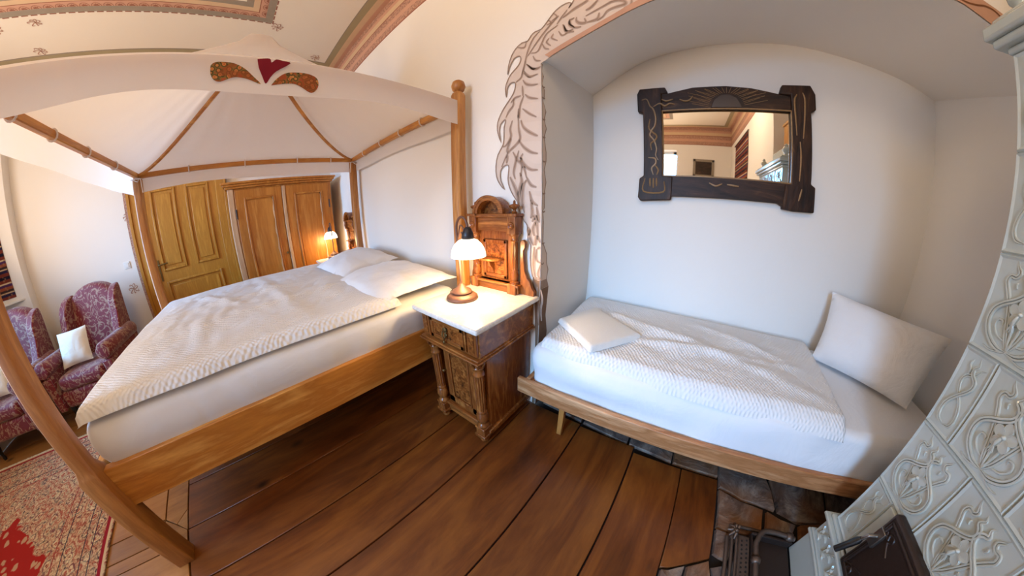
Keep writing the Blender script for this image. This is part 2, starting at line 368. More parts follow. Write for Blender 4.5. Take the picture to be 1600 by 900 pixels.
LINES = [[0.008,[[-0.736,2.071],[-0.71,2.041],[-0.676,2.024],[-0.65,2.031]]],[0.008,[[-0.754,2.037],[-0.732,2.004],[-0.711,1.99],[-0.668,1.992]]],[0.008,[[-0.76,1.983],[-0.742,1.956],[-0.711,1.94],[-0.669,1.934]]],[0.008,[[-0.747,1.895],[-0.721,1.87],[-0.67,1.852]]],[0.008,[[-0.764,1.817],[-0.722,1.78],[-0.679,1.753]]],[0.01,[[-0.775,1.755],[-0.762,1.717],[-0.731,1.685],[-0.689,1.659],[-0.672,1.652]]],[0.01,[[-0.79,1.647],[-0.758,1.604],[-0.715,1.572],[-0.672,1.559]]],[0.01,[[-0.781,1.553],[-0.754,1.508],[-0.715,1.48],[-0.672,1.475]]],[0.01,[[-0.741,1.442],[-0.715,1.4],[-0.68,1.386]]],[0.01,[[-0.723,1.367],[-0.706,1.314],[-0.671,1.29]]],[0.01,[[-0.679,1.285],[-0.67,1.24],[-0.661,1.204]]],[0.008,[[-0.673,1.136],[-0.655,1.099]]],[0.008,[[-0.654,1.073],[-0.672,1.064]]],[0.008,[[-0.676,1.063],[-0.675,1.005],[-0.648,0.989]]],[0.008,[[-0.648,0.985],[-0.664,0.927],[-0.65,0.901]]],[0.008,[[-0.672,0.894],[-0.645,0.902]]],[0.007,[[-0.74,2.09],[-0.759,2.034],[-0.773,2.0],[-0.806,1.983]]],[0.007,[[-0.764,1.95],[-0.761,1.89]]],[0.007,[[-0.774,1.894],[-0.811,1.891],[-0.84,1.869]]],[0.007,[[-0.821,1.889],[-0.826,1.848],[-0.855,1.822],[-0.874,1.789]]],[0.007,[[-0.789,1.823],[-0.794,1.767]]],[0.007,[[-0.756,1.889],[-0.779,1.837],[-0.784,1.765]]],[0.009,[[-0.831,1.763],[-0.846,1.717],[-0.841,1.675],[-0.871,1.632],[-0.896,1.623]]],[0.009,[[-0.793,1.787],[-0.789,1.706],[-0.781,1.654],[-0.809,1.622],[-0.861,1.586],[-0.907,1.511]]],[0.009,[[-0.837,1.663],[-0.866,1.607],[-0.864,1.583]]],[0.009,[[-0.864,1.575],[-0.872,1.528]]],[0.009,[[-0.763,1.57],[-0.777,1.541],[-0.754,1.485],[-0.741,1.439]]],[0.009,[[-0.79,1.589],[-0.8,1.543],[-0.772,1.509],[-0.777,1.449]]],[0.009,[[-0.828,1.586],[-0.809,1.544],[-0.824,1.475],[-0.814,1.436]]],[0.012,[[-0.782,1.468],[-0.773,1.422],[-0.787,1.369],[-0.791,1.284]]],[0.012,[[-0.741,1.427],[-0.764,1.391],[-0.768,1.307],[-0.754,1.254]]],[0.012,[[-0.848,1.45],[-0.81,1.374],[-0.796,1.315]]],[0.012,[[-0.714,1.322],[-0.705,1.254],[-0.714,1.224]]],[0.012,[[-0.731,1.178],[-0.722,1.133]]],[0.012,[[-0.687,1.206],[-0.7,1.164],[-0.69,1.131]]],[0.012,[[-0.705,1.206],[-0.683,1.233],[-0.669,1.129]]],[0.012,[[-0.722,1.171],[-0.717,1.117],[-0.694,1.081]]],[0.012,[[-0.69,1.073],[-0.693,1.011],[-0.692,0.947],[-0.676,0.893]]],[0.012,[[-0.677,1.136],[-0.685,1.082]]],[0.006,[[-0.666,0.854],[-0.669,0.794],[-0.653,0.746],[-0.656,0.683],[-0.648,0.621]]],[0.006,[[-0.643,0.841],[-0.632,0.785],[-0.638,0.723],[-0.631,0.654]]],[0.006,[[-0.651,2.251],[-0.693,2.217],[-0.726,2.152],[-0.749,2.074],[-0.766,2.017]]],[0.006,[[-0.539,2.308],[-0.589,2.266],[-0.631,2.227],[-0.678,2.178],[-0.727,2.12]]],[0.006,[[-0.546,2.249],[-0.611,2.219],[-0.643,2.166],[-0.669,2.127],[-0.711,2.131]]],[0.006,[[-0.598,2.303],[-0.584,2.281],[-0.609,2.274]]],[0.006,[[-0.567,2.336],[-0.549,2.306],[-0.579,2.29]]],[0.006,[[-0.48,2.263],[-0.481,2.231],[-0.456,2.201]]],[0.006,[[-0.514,2.237],[-0.501,2.196],[-0.465,2.194]]],[0.006,[[-0.543,2.21],[-0.525,2.178],[-0.497,2.184]]],[0.006,[[-0.572,2.205],[-0.583,2.182],[-0.55,2.155]]],[0.006,[[-0.597,2.187],[-0.613,2.166],[-0.589,2.136]]],[0.006,[[-0.638,2.164],[-0.623,2.132],[-0.599,2.119]]],[0.006,[[-0.695,2.109],[-0.68,2.078],[-0.65,2.066]]],[0.006,[[-0.733,2.069],[-0.697,2.031],[-0.656,2.029]]],[0.006,[[-0.755,2.024],[-0.729,1.995],[-0.708,1.984]]],[0.006,[[-0.49,2.328],[-0.52,2.295],[-0.551,2.257]]],[0.006,[[-0.736,2.211],[-0.748,2.182],[-0.792,2.199]]],[0.009,[[-0.397,2.253],[-0.35,2.269],[-0.303,2.285],[-0.266,2.298],[-0.231,2.298],[-0.206,2.283],[-0.205,2.266],[-0.256,2.26],[-0.289,2.25],[-0.313,2.223],[-0.342,2.208]]],[0.009,[[-0.443,2.262],[-0.445,2.241],[-0.428,2.221],[-0.399,2.215],[-0.403,2.241]]],[0.009,[[-0.455,2.263],[-0.48,2.254],[-0.479,2.225],[-0.458,2.204],[-0.423,2.196]]],[0.009,[[-0.516,2.286],[-0.452,2.32],[-0.391,2.342],[-0.372,2.364]]],[0.009,[[-0.172,2.284],[-0.179,2.255],[-0.212,2.244]]],[0.009,[[-0.394,2.288],[-0.365,2.299],[-0.328,2.333]]],[0.009,[[-0.328,2.251],[-0.342,2.218],[-0.393,2.213]]],[0.009,[[-0.518,2.243],[-0.501,2.194],[-0.46,2.18]]]]
M_OUT = [[-0.292,2.092],[-0.274,2.129],[-0.106,2.13],[-0.087,2.088],[0.071,2.122],[0.275,2.132],[0.435,2.123],[0.604,2.096],[0.623,2.155],[0.802,2.169],[0.83,2.115],[0.83,2.019],[0.798,2.0],[0.811,1.574],[0.84,1.559],[0.849,1.412],[0.721,1.401],[0.642,1.403],[0.612,1.433],[0.283,1.419],[-0.059,1.402],[-0.063,1.376],[-0.263,1.358],[-0.281,1.383],[-0.276,1.51],[-0.249,1.527],[-0.256,1.953],[-0.29,1.967]]
M_IN = [[-0.131,1.966],[0.675,1.997],[0.684,1.56],[-0.122,1.532]]
M_CARVE = [[[-0.261,2.047],[-0.228,2.05],[-0.208,2.002],[-0.187,1.978],[-0.172,1.92],[-0.178,1.864],[-0.2,1.831],[-0.211,1.798],[-0.184,1.764],[-0.167,1.709],[-0.172,1.665],[-0.155,1.633]],[[-0.21,1.91],[-0.216,1.843],[-0.168,1.797],[-0.178,1.764],[-0.205,1.742],[-0.199,1.698]],[[-0.22,1.648],[-0.177,1.643],[-0.17,1.611],[-0.196,1.578],[-0.184,1.535]],[[-0.186,1.995],[-0.143,2.016],[-0.111,1.997],[-0.079,2.013],[-0.048,2.006]],[[-0.131,2.044],[-0.1,2.031],[-0.057,2.041]],[[-0.175,1.6],[-0.153,1.568],[-0.162,1.535]],[[-0.016,2.039],[0.015,2.027],[0.046,2.032],[0.068,2.06]],[[0.174,1.505],[0.216,1.49],[0.255,1.507]],[[0.286,1.505],[0.358,1.501]],[[0.752,1.536],[0.739,1.466]],[[0.725,1.813],[0.733,1.716],[0.732,1.581]],[[0.711,2.101],[0.693,2.048],[0.704,1.849]],[[0.748,2.116],[0.759,2.056],[0.745,1.835]],[[-0.205,1.512],[-0.202,1.458]],[[-0.183,1.513],[-0.18,1.448]],[[-0.162,1.514],[-0.159,1.46]],[[-0.238,1.511],[-0.244,1.423],[-0.114,1.425],[-0.112,1.495]]]
M_SUN = [[0.177,1.983],[0.199,2.037],[0.241,2.069],[0.292,2.074],[0.341,2.052],[0.369,2.001],[0.368,1.988]]
M_RAYS = [[[0.163,1.99],[0.062,2.01]],[[0.165,2.001],[0.023,2.033]],[[0.169,2.012],[0.073,2.049]],[[0.174,2.023],[0.042,2.063]],[[0.18,2.033],[0.094,2.074]],[[0.188,2.043],[0.037,2.085]],[[0.197,2.052],[0.097,2.093]],[[0.207,2.06],[0.086,2.1]],[[0.218,2.067],[0.143,2.106]],[[0.229,2.073],[0.146,2.111]],[[0.241,2.078],[0.196,2.115]],[[0.254,2.081],[0.212,2.118]],[[0.267,2.084],[0.252,2.12]],[[0.28,2.085],[0.281,2.121]],[[0.293,2.084],[0.31,2.121]],[[0.305,2.083],[0.35,2.121]],[[0.318,2.08],[0.366,2.118]],[[0.329,2.076],[0.415,2.117]],[[0.34,2.071],[0.418,2.112]],[[0.351,2.065],[0.473,2.109]],[[0.36,2.057],[0.462,2.102]],[[0.368,2.049],[0.52,2.097]],[[0.375,2.04],[0.463,2.084]],[[0.38,2.03],[0.513,2.076]],[[0.384,2.02],[0.482,2.061]],[[0.387,2.01],[0.53,2.049]]]
HEART = [[0.015,1.91],[0.032,1.914],[0.06,1.917],[0.067,1.902],[0.083,1.917],[0.109,1.914],[0.137,1.908],[0.087,1.868],[0.067,1.841],[0.052,1.815],[0.038,1.842],[0.023,1.876]]
PAISL = [[-0.143,1.858],[-0.142,1.875],[-0.127,1.887],[-0.098,1.889],[-0.064,1.886],[-0.026,1.868],[0.007,1.839],[0.034,1.812],[-0.011,1.828],[-0.048,1.834],[-0.074,1.829],[-0.106,1.815],[-0.127,1.82],[-0.14,1.839]]
PAISR = [[0.072,1.81],[0.089,1.836],[0.12,1.863],[0.16,1.872],[0.207,1.873],[0.243,1.86],[0.252,1.83],[0.239,1.802],[0.219,1.795],[0.19,1.811],[0.159,1.824],[0.12,1.821]]

# ================================================================== STRUCTURE
XL, XR, YW, YN, YF, H = -4.25, 1.75, 1.14, 1.85, -3.5, 3.55
SI = 10  # arch samples per span
AF = [(-.65, 2.05), (-.559, 2.084), (-.356, 2.155), (-.125, 2.241), (.2, 2.33), (.54, 2.38), (.9, 2.38), (1.205, 2.329), (1.334, 2.277), (1.468, 2.222), (1.75, 2.08)]
AB = [(-.62, 2.144), (-.266, 2.345), (.05, 2.42), (.375, 2.453), (.7, 2.452), (.984, 2.416), (1.41, 2.335), (1.69, 2.244)]
def curve_at(P, t):
    x = P[0][0] + (P[-1][0] - P[0][0]) * t
    C = cr2(P, 8)
    for a, b in zip(C, C[1:]):
        if a[0] <= x <= b[0] + 1e-9: return (x, a[1] + (b[1] - a[1]) * (x - a[0]) / max(b[0] - a[0], 1e-9))
    return (x, C[-1][1])
NA = 48
FA = [curve_at(AF, i / NA) for i in range(NA + 1)]; BA = [curve_at(AB, i / NA) for i in range(NA + 1)]
# back wall with the arched opening
m = MB()
m.add([(XL - .3, YW, 0), (-.65, YW, 0), (-.65, YW, FA[0][1]), (-.65, YW, H), (XL - .3, YW, H)], [(0, 1, 2, 3, 4)])
for (x0, z0), (x1, z1) in zip(FA, FA[1:]): m.add([(x0, YW, z0), (x1, YW, z1), (x1, YW, H), (x0, YW, H)], [(0, 1, 2, 3)])
wb = m.build('wall_back', M['wall'], kind='structure', fixn=False)
# niche: jambs, vault and back
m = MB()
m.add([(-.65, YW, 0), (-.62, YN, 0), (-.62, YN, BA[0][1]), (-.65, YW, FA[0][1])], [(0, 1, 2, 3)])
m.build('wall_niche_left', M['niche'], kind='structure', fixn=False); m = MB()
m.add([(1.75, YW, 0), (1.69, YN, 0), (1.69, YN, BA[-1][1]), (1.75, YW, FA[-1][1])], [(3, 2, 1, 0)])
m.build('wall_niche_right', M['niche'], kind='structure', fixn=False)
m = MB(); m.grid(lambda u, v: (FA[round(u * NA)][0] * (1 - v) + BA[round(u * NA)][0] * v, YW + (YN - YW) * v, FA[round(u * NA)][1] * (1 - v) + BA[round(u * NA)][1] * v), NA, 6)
m.build('ceiling_niche_vault', plaster('warm_lit_vault_plaster', (.85, .79, .71, 1)), kind='structure', smooth=True, fixn=False)  # warm bounce light from below is put into this plaster colour
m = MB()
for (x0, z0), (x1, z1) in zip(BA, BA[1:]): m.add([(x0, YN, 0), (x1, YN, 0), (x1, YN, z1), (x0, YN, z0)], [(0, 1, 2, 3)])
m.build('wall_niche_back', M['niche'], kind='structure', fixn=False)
# left wall (with the shallow projection beyond y=-2.95)
YP = -2.98
m = MB().add([(XL, YP, 0), (XL, YW, 0), (XL, YW, H), (XL, YP, H)], [(0, 1, 2, 3)])
m.add([(XL + .12, YF, 0), (XL + .12, YP, 0), (XL + .12, YP, H), (XL + .12, YF, H)], [(0, 1, 2, 3)])
m.add([(XL + .12, YP, 0), (XL, YP, 0), (XL, YP, H), (XL + .12, YP, H)], [(0, 1, 2, 3)])
m.build('wall_left', M['wall'], kind='structure', fixn=False)
# right wall with its jog beyond the stove
m = MB().add([(XR, YW, 0), (XR, -.2, 0), (XR, -.2, H), (XR, YW, H)], [(0, 1, 2, 3)])
m.add([(XR, -.2, 0), (1.2, -.2, 0), (1.2, -.2, H), (XR, -.2, H)], [(0, 1, 2, 3)])
m.add([(1.2, -.2, 0), (1.2, YF, 0), (1.2, YF, H), (1.2, -.2, H)], [(0, 1, 2, 3)])
m.build('wall_right', M['wall'], kind='structure', fixn=False)
# far wall with two window openings
def holes_wall(y, x0, x1, holes):
    m = MB(); xs = sorted({x0, x1} | {h[0] for h in holes} | {h[1] for h in holes})
    for a, b in zip(xs, xs[1:]):
        hh = [h for h in holes if h[0] <= a and h[1] >= b]
        if hh:
            z0, z1 = hh[0][2], hh[0][3]
            m.add([(a, y, 0), (b, y, 0), (b, y, z0), (a, y, z0)], [(0, 1, 2, 3)]); m.add([(a, y, z1), (b, y, z1), (b, y, H), (a, y, H)], [(0, 1, 2, 3)])
        else: m.add([(a, y, 0), (b, y, 0), (b, y, H), (a, y, H)], [(0, 1, 2, 3)])
    return m
WH = [(-3.65, -2.25, .85, 2.95), (-1.15, -.15, .85, 2.95)]
m = holes_wall(YF, XL, 1.2, WH)
for x0, x1, z0, z1 in WH:
    for a, b, c, d in (((x0, z0), (x1, z0), 0, 0), ((x1, z0), (x1, z1), 0, 0), ((x1, z1), (x0, z1), 0, 0), ((x0, z1), (x0, z0), 0, 0)):
        m.add([(a[0], YF, a[1]), (b[0], YF, b[1]), (b[0], YF - .3, b[1]), (a[0], YF - .3, a[1])], [(0, 1, 2, 3)])
m.build('wall_far', M['wall'], kind='structure', fixn=False)
k = N('window_pane', .02); k.b.inputs['Transmission Weight'].default_value = 1; k.b.inputs['IOR'].default_value = 1.02; k.col((1, 1, 1, 1)); M['glass'] = k.m
for i, (x0, x1, z0, z1) in enumerate(WH):
    m = MB(); y0, y1 = YF - .27, YF - .22
    m.box(x0, x0 + .07, y0, y1, z0, z1); m.box(x1 - .07, x1, y0, y1, z0, z1); m.box(x0, x1, y0, y1, z0, z0 + .08); m.box(x0, x1, y0, y1, z1 - .07, z1)
    xc = (x0 + x1) / 2; m.box(xc - .04, xc + .04, y0, y1, z0, z1); m.box(x0, x1, y0, y1, z1 - .65, z1 - .59)
    o = m.build('window_%d' % (i + 1), flat('window_paint_%d' % i, (.75, .74, .7, 1), .4), kind='structure')
    for (a, b) in ((x0 + .07, xc - .04), (xc + .04, x1 - .07)):
        for (c, d) in ((z0 + .08, z1 - .65), (z1 - .59, z1 - .07)): B('pane', (a, b, y0 + .02, y0 + .025, c, d), M['glass'], o, 0)
B('ceiling', (XL - .3, XR + .3, YF - .4, YW + .05, H, H + .1), M['ceil'], bev=0, kind='structure')

# ---- floor: sub floor, every board a part
fl = B('floor', (XL - .3, XR + .3, YF - .4, YN + .05, -.12, -.022), M['subfloor'], bev=0, kind='structure')
def plank(x0, x1, y0, y1, mt, j=.0034):
    if x1 - x0 < .02 or y1 - y0 < .02: return
    B('plank', (x0 + j, x1 - j, y0 + j, y1 - j, -.022, random.uniform(-.0018, .0)), mt, fl, .002, seg=1)
xs = [-4.25, -4.0, -3.62, -3.3, -2.95, -2.62, -2.3, -1.98, -1.66, -1.33, -1.0, -.69, -.30, .063]
for a, b in zip(xs, xs[1:]):
    y1 = 1.08 if a < -.65 else (1.17 if a < -.4 else 1.105)
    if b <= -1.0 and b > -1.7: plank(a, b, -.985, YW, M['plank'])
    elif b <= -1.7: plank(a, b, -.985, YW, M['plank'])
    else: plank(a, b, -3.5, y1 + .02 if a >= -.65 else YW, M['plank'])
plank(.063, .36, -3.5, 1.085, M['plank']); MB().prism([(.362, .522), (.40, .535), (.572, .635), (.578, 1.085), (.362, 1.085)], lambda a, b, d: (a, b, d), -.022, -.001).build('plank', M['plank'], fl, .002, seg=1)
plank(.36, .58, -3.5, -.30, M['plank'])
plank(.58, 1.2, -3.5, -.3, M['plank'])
# border boards by the foot of the four-poster and the worn field beyond them
m = MB(); P = [(XL, -.988), (-1.475, -.988), (-1.402, -1.06), (-1.47, -1.135), (XL, -1.135)]
m.prism(P, lambda a, b, d: (a, b, d), -.022, -.001).build('plank', M['plank2'], fl, .002, seg=1)
m = MB(); P = [(-1.47, -.988), (-1.335, -.988), (-1.335, -.992), (-1.40, -1.056)]
m.prism(P, lambda a, b, d: (a, b, d), -.022, -.001).build('plank', M['plank2'], fl, 0)
m = MB(); P = [(-1.398, -1.062), (-1.333, -.992), (-1.262, -.992), (-1.262, -3.5), (-1.335, -3.5), (-1.335, -1.14), (-1.466, -1.14)]
m.prism(P, lambda a, b, d: (a, b, d), -.022, -.0015).build('plank', M['plank2'], fl, .001, seg=1)
plank(-1.26, -1.0, -3.5, -.99, M['plank2'])
xs = [-4.25, -3.9, -3.56, -3.2, -2.9, -2.6, -2.3, -2.05, -1.76, -1.475, -1.338]
for a, b in zip(xs, xs[1:]): plank(a, b, -3.5, -1.14, M['plank2'])
# ---- stones of the hearth and under the niche bed: each a part of the floor
def stone(P):
    cx = sum(p[0] for p in P) / len(P); cy = sum(p[1] for p in P) / len(P)
    b = bmesh.new(); n = len(P); PP = []
    for i in range(n):
        a, c = P[i], P[(i + 1) % n]
        for t in (0, .5):
            x = a[0] + (c[0] - a[0]) * t; y = a[1] + (c[1] - a[1]) * t
            L = math.hypot(x - cx, y - cy); s_ = 1 - .006 / max(L, .02)
            jx = (random.random() - .5) * .012 if t else 0; PP.append((cx + (x - cx) * s_ + jx, cy + (y - cy) * s_ + jx))
    top = [b.verts.new((x * .97 + cx * .03, y * .97 + cy * .03, random.uniform(-.006, .004))) for x, y in PP]
    bot = [b.verts.new((x, y, -.022)) for x, y in PP]; c_ = b.verts.new((cx, cy, random.uniform(-.002, .006)))
    k_ = len(PP)
    for i in range(k_):
        j = (i + 1) % k_; b.faces.new((top[i], top[j], c_)); b.faces.new((bot[i], bot[j], top[j], top[i]))
    me = bpy.data.meshes.new('stone'); b.to_mesh(me); b.free(); me.materials.append(M['stone'])
    o = bpy.data.objects.new('stone', me); COL.objects.link(o); o.parent = fl
random.seed(3)
E_ = lambda x: 1.105 if x > .06 else 1.13 - x * .10   # edge of the boards under the niche
rows = [(-.62, -.30), (-.30, .02), (.02, .30), (.30, .585)]
for a, b in rows:
    mid = 1.33 + random.uniform(-.04, .04)
    stone([(a, E_(a)), (b, E_(b)), (b, mid), (a, mid + .02)])
stone([(.585, 1.04), (.72, 1.0), (.93, .985), (.90, 1.2), (.75, 1.3), (.585, 1.33)])
stone([(.585, .80), (.70, .79), (.84, .81), (.86, .98), (.72, .995), (.585, 1.035)])
stone([(.585, .66), (.66, .64), (.70, .78), (.585, .795)])
stone([(.84, .81), (.99, .80), (1.05, .93), (.87, .975)])
stone([(.94, .985), (1.06, .94), (1.25, .97), (1.3, 1.25), (.91, 1.2)])
stone([(1.06, .93), (1.05, .8), (1.6, .8), (1.6, 1.2), (1.31, 1.22), (1.26, .965)])
stone([(.365, .519), (.40, .531), (.47, .571), (.47, .40), (.365, .38)])
stone([(.475, .573), (.573, .632), (.60, .50), (.56, .40), (.475, .40)])
stone([(.58, .60), (.66, .63), (.70, .50), (.62, .48)]); stone([(.71, .78), (.67, .64), (.70, .5), (.98, .5), (.98, .79)])
stone([(.365, .37), (.98, .39), (.98, .12), (.365, .1)]); stone([(.365, .09), (.98, .11), (.98, -.28), (.365, -.28)])
for a, b in ((-.62, -.2), (-.2, .3), (.3, .8), (.8, 1.25), (1.25, 1.69)):
    stone([(a, 1.36), (b, 1.34), (b, 1.83), (a, 1.83)])

# ---- painted cornice (flat stencilled bands on wall and ceiling) and ceiling frame
def band_back(z0, z1, mt, n):   # on the back wall
    MB().add([(XL, YW - .0015, z0), (XR, YW - .0015, z0), (XR, YW - .0015, z1), (XL, YW - .0015, z1)], [(0, 1, 2, 3)]).build(n, mt, kind='structure', fixn=False)
tn = [0]
def trim(mb, mt):
    tn[0] += 1; return mb.build('trim_%d' % tn[0], mt, kind='structure')
IN = .002
def ring_wall(z0, z1, mt):
    m = MB(); m.box(XL + .001, XR, YW - IN, YW, z0, z1); m.box(XL, XL + IN, YP, YW, z0, z1); m.box(XL + .12, XL + .12 + IN, YF, YP, z0, z1)
    m.box(XL + .12, 1.2, YF, YF + IN, z0, z1); m.box(1.2 - IN, 1.2, YF, -.2, z0, z1); trim(m, mt)
def ring_ceil(d0, d1, mt):
    m = MB(); z0, z1 = H - IN, H
    m.box(XL + d0 * 1.85, XR, YW - d1, YW - d0, z0, z1); m.box(XL + d0 * 1.85, XL + d1 * 1.85, YF + d1, YW - d1, z0, z1)
    m.box(XL + d0 * 1.85, 1.2 - d0, YF + d0, YF + d1, z0, z1); m.box(1.2 - d1, 1.2 - d0, YF + d1, YW - d1, z0, z1); trim(m, mt)
ring_wall(3.10, 3.115, M['c_red']); ring_wall(3.115, 3.19, M['c_mott']); ring_wall(3.19, 3.25, M['c_pink']); ring_wall(3.25, 3.33, M['c_mott'])
ring_wall(3.33, 3.345, M['c_red']); ring_wall(3.345, 3.42, M['c_cream']); ring_wall(3.42, 3.47, M['c_pink']); ring_wall(3.47, 3.55, M['c_mott'])
ring_ceil(0, .05, M['c_pink']); ring_ceil(.05, .115, M['c_cream']); ring_ceil(.115, .19, M['c_olive']); ring_ceil(.19, .2, M['c_grey'])
# rectangular ceiling frame: outer corner at (-3.228, .159), running to +x and -y
FX, FY, FX2, FY2 = -3.228, .159, -.2, -2.9
def frame_ring(d0, d1, mt, dash=False):
    m = MB(); z0, z1 = H - IN, H; x0, x1, y1, y0 = FX + d0, FX2 - d0, FY - d0, FY2 + d0; t = d1 - d0
    if not dash:
        m.box(x0, x1, y1 - t, y1, z0, z1); m.box(x0, x1, y0, y0 + t, z0, z1); m.box(x0, x0 + t, y0 + t, y1 - t, z0, z1); m.box(x1 - t, x1, y0 + t, y1 - t, z0, z1)
    else:
        a = x0
        while a < x1: m.box(a, min(a + .06, x1), y1 - t, y1, z0, z1); a += .085
        a = y0
        while a < y1: m.box(x0, x0 + t, a, min(a + .06, y1), z0, z1); a += .085
    trim(m, mt)
frame_ring(0, .012, M['c_red'], True); frame_ring(.014, .09, M['c_grey']); frame_ring(.09, .16, M['c_pink'])
frame_ring(.16, .17, M['c_red']); frame_ring(.17, .23, M['c_cream']); frame_ring(.23, .30, M['c_grey'])
m = MB(); z_ = H - .0035
def fan(cx, cy, ux, uy):   # small palmette made of leaves
    vx, vy = -uy, ux
    for k_ in range(5):
        a = radians(-76 + 38 * k_); dx = ux * cos(a) + vx * sin(a); dy = uy * cos(a) + vy * sin(a); L = .034
        ex, ey = -dy, dx
        m.add([(cx, cy, z_), (cx + dx * L * .5 + ex * .006, cy + dy * L * .5 + ey * .006, z_), (cx + dx * L, cy + dy * L, z_), (cx + dx * L * .5 - ex * .006, cy + dy * L * .5 - ey * .006, z_)], [(0, 1, 2, 3)])
    for k_ in range(7):
        a0 = radians(-95 + 27 * k_); a1 = a0 + radians(27)
        p = lambda a, r: (cx + (ux * cos(a) + vx * sin(a)) * r, cy + (uy * cos(a) + vy * sin(a)) * r, z_)
        m.add([p(a0, .040), p(a1, .040), p(a1, .046), p(a0, .046)], [(0, 1, 2, 3)])
a = FX + .16
while a < FX2 - .15: fan(a, FY - .095, 0, -1); a += .105
a = FY - .2
while a > FY2 + .1: fan(FX + .095, a, 1, 0); a -= .105
o = trim(m, M['c_red'])
# stencilled sprigs
def sprig(cx, cy, cz, s_, plane):
    m = MB(); random.seed(int(abs(cx * 100 + cy * 10)))
    mp = (lambda a, b, d: (cx + b, cy + a, cz)) if plane == 'c' else (lambda a, b, d: (cx, cy + a, cz + b))
    for k_ in range(7):
        t = 2 * pi * k_ / 7; L = s_ * random.uniform(.7, 1.1)
        pts = cr2([(0, 0), (cos(t) * L * .5 + .1 * s_, sin(t) * L * .5), (cos(t + .3) * L, sin(t + .3) * L), (cos(t + .7) * L * .8, sin(t + .7) * L * .8)], 4)
        m.strip(pts, s_ * .13, mp, 0, True)
    trim(m, M['c_sprig'])
for x, y in ((-3.326, -2.148), (-3.80, -2.343), (-3.27, .21), (-3.784, .785), (-3.36, -2.55)): sprig(x, y, H - .003, .07, 'c')
sprig(XL + .003, -1.75, .93, .07, 'w'); sprig(XL + .003, -1.62, 1.75, .06, 'w')

# ---- terracotta vine band along the arch and the painted dragon
MPW = lambda a, b, d: (a, YW - d, b)
m = MB(); P0, P1 = [], []
for i in range(NA + 1):
    x, z = FA[i]
    if x < -.62: continue
    wd = .022 + .065 * min(1, max(0, (x + .25) / .8))
    P0.append((x, z)); P1.append((x + .02 * (x - .6), z + wd))
m.add([MPW(a, b, .0068) for a, b in P0] + [MPW(a, b, .0068) for a, b in P1], [(i, i + 1, len(P0) + i + 1, len(P0) + i) for i in range(len(P0) - 1)])
vb = m.build('arch_border_painting', M['p_band']); tag(vb, 'painted terracotta border following the front edge of the arched bed niche', 'painting')
m = MB(); pts = []
for i in range(len(P0)):
    t = i / (len(P0) - 1); s_ = .5 + .33 * sin(i * 1.15)
    pts.append((P0[i][0] * (1 - s_) + P1[i][0] * s_, P0[i][1] * (1 - s_) + P1[i][1] * s_))
m.strip(cr2(pts[12:], 4), .008, MPW, .0082)
m.build('vine_line', M['p_vine'], vb)
dr = thing('dragon_mural', 'painted dragon with pale belly scales and hooked spines beside the arched niche', 'mural', (-.7, YW, .6))
pts = BODY[::-1]   # from the trunk top up to above the arch
poly = list(BODY) + [(-.6515, BODY[-1][1] - .01)] + [(-.6515, 2.05)] + [(x, z) for x, z in FA if -.64 < x < .02] + [(.05, 2.6)]
MB().add([MPW(a, b, .0025) for a, b in poly], [tuple(range(len(poly)))]).build('painted_body', M['p_body'], dr, fixn=False)
tp = [BODY[-1]] + TRUNK + [(-.668, .4), (-.675, .0), (-.6515, .0), (-.6515, BODY[-1][1])]  # tail brown runs on to the floor, standing in for shadow in the gap
MB().add([MPW(a, b, .0027) for a, b in tp], [tuple(range(len(tp)))]).build('painted_tail_and_shade', M['p_trunk_shade'], dr, fixn=False)
m = MB()
for wd, l in LINES: m.strip(cr2(l, 5), wd * 1.9, MPW, .0042, True)
m.build('soft_line', M['p_halo'], dr, fixn=False, kind='stuff')
m = MB(); m.strip(cr2([(a, b) for a, b in BODY[2:]], 2), .006, MPW, .0056)
for wd, l in LINES: m.strip(cr2(l, 5), wd * .8, MPW, .0056, True)
m.build('painted_line', M['p_line'], dr, fixn=False, kind='stuff')
# belly scales: pale lobes on the wall side, continuing round the corner on the jamb
arcs = [(2.0, 1.935, .10), (1.93, 1.85, .105), (1.845, 1.745, .13), (1.74, 1.64, .14), (1.635, 1.50, .13), (1.495, 1.36, .13), (1.35, 1.245, .10), (1.235, 1.15, .075)]
for z1_, z0_, wd in arcs:
    P = [(-.652, z0_ + .004), (-.652 - wd * .35, z0_ + .01), (-.652 - wd * .75, z0_ + (z1_ - z0_) * .35), (-.652 - wd, z0_ + (z1_ - z0_) * .8), (-.652 - wd * .9, z1_), (-.652, z1_ - .012)]
    MB().add([MPW(a, b, .003) for a, b in P], [tuple(range(len(P)))]).build('painted_scale', M['p_scale'], dr, fixn=False)
JL = [(2.051, 1.152), (2.003, 1.141), (1.983, 1.161), (1.934, 1.134), (1.907, 1.166), (1.863, 1.164), (1.846, 1.147), (1.788, 1.179), (1.737, 1.161), (1.696, 1.182), (1.646, 1.16), (1.57, 1.178), (1.522, 1.178), (1.475, 1.16), (1.413, 1.178), (1.351, 1.162), (1.278, 1.164), (1.266, 1.149), (1.204, 1.159), (1.099, 1.156), (1.032, 1.198), (.984, 1.198), (.94, 1.218), (.888, 1.205), (.84, 1.226), (.734, 1.213), (.663, 1.206), (.546, 1.23), (.2, 1.2), (.0, 1.2)]  # lowest two points carry the tail brown down as painted shadow
def MPJ(y, z, d):
    t = (y - YW) / (YN - YW); return (-.65 + .03 * t + d, y, z)
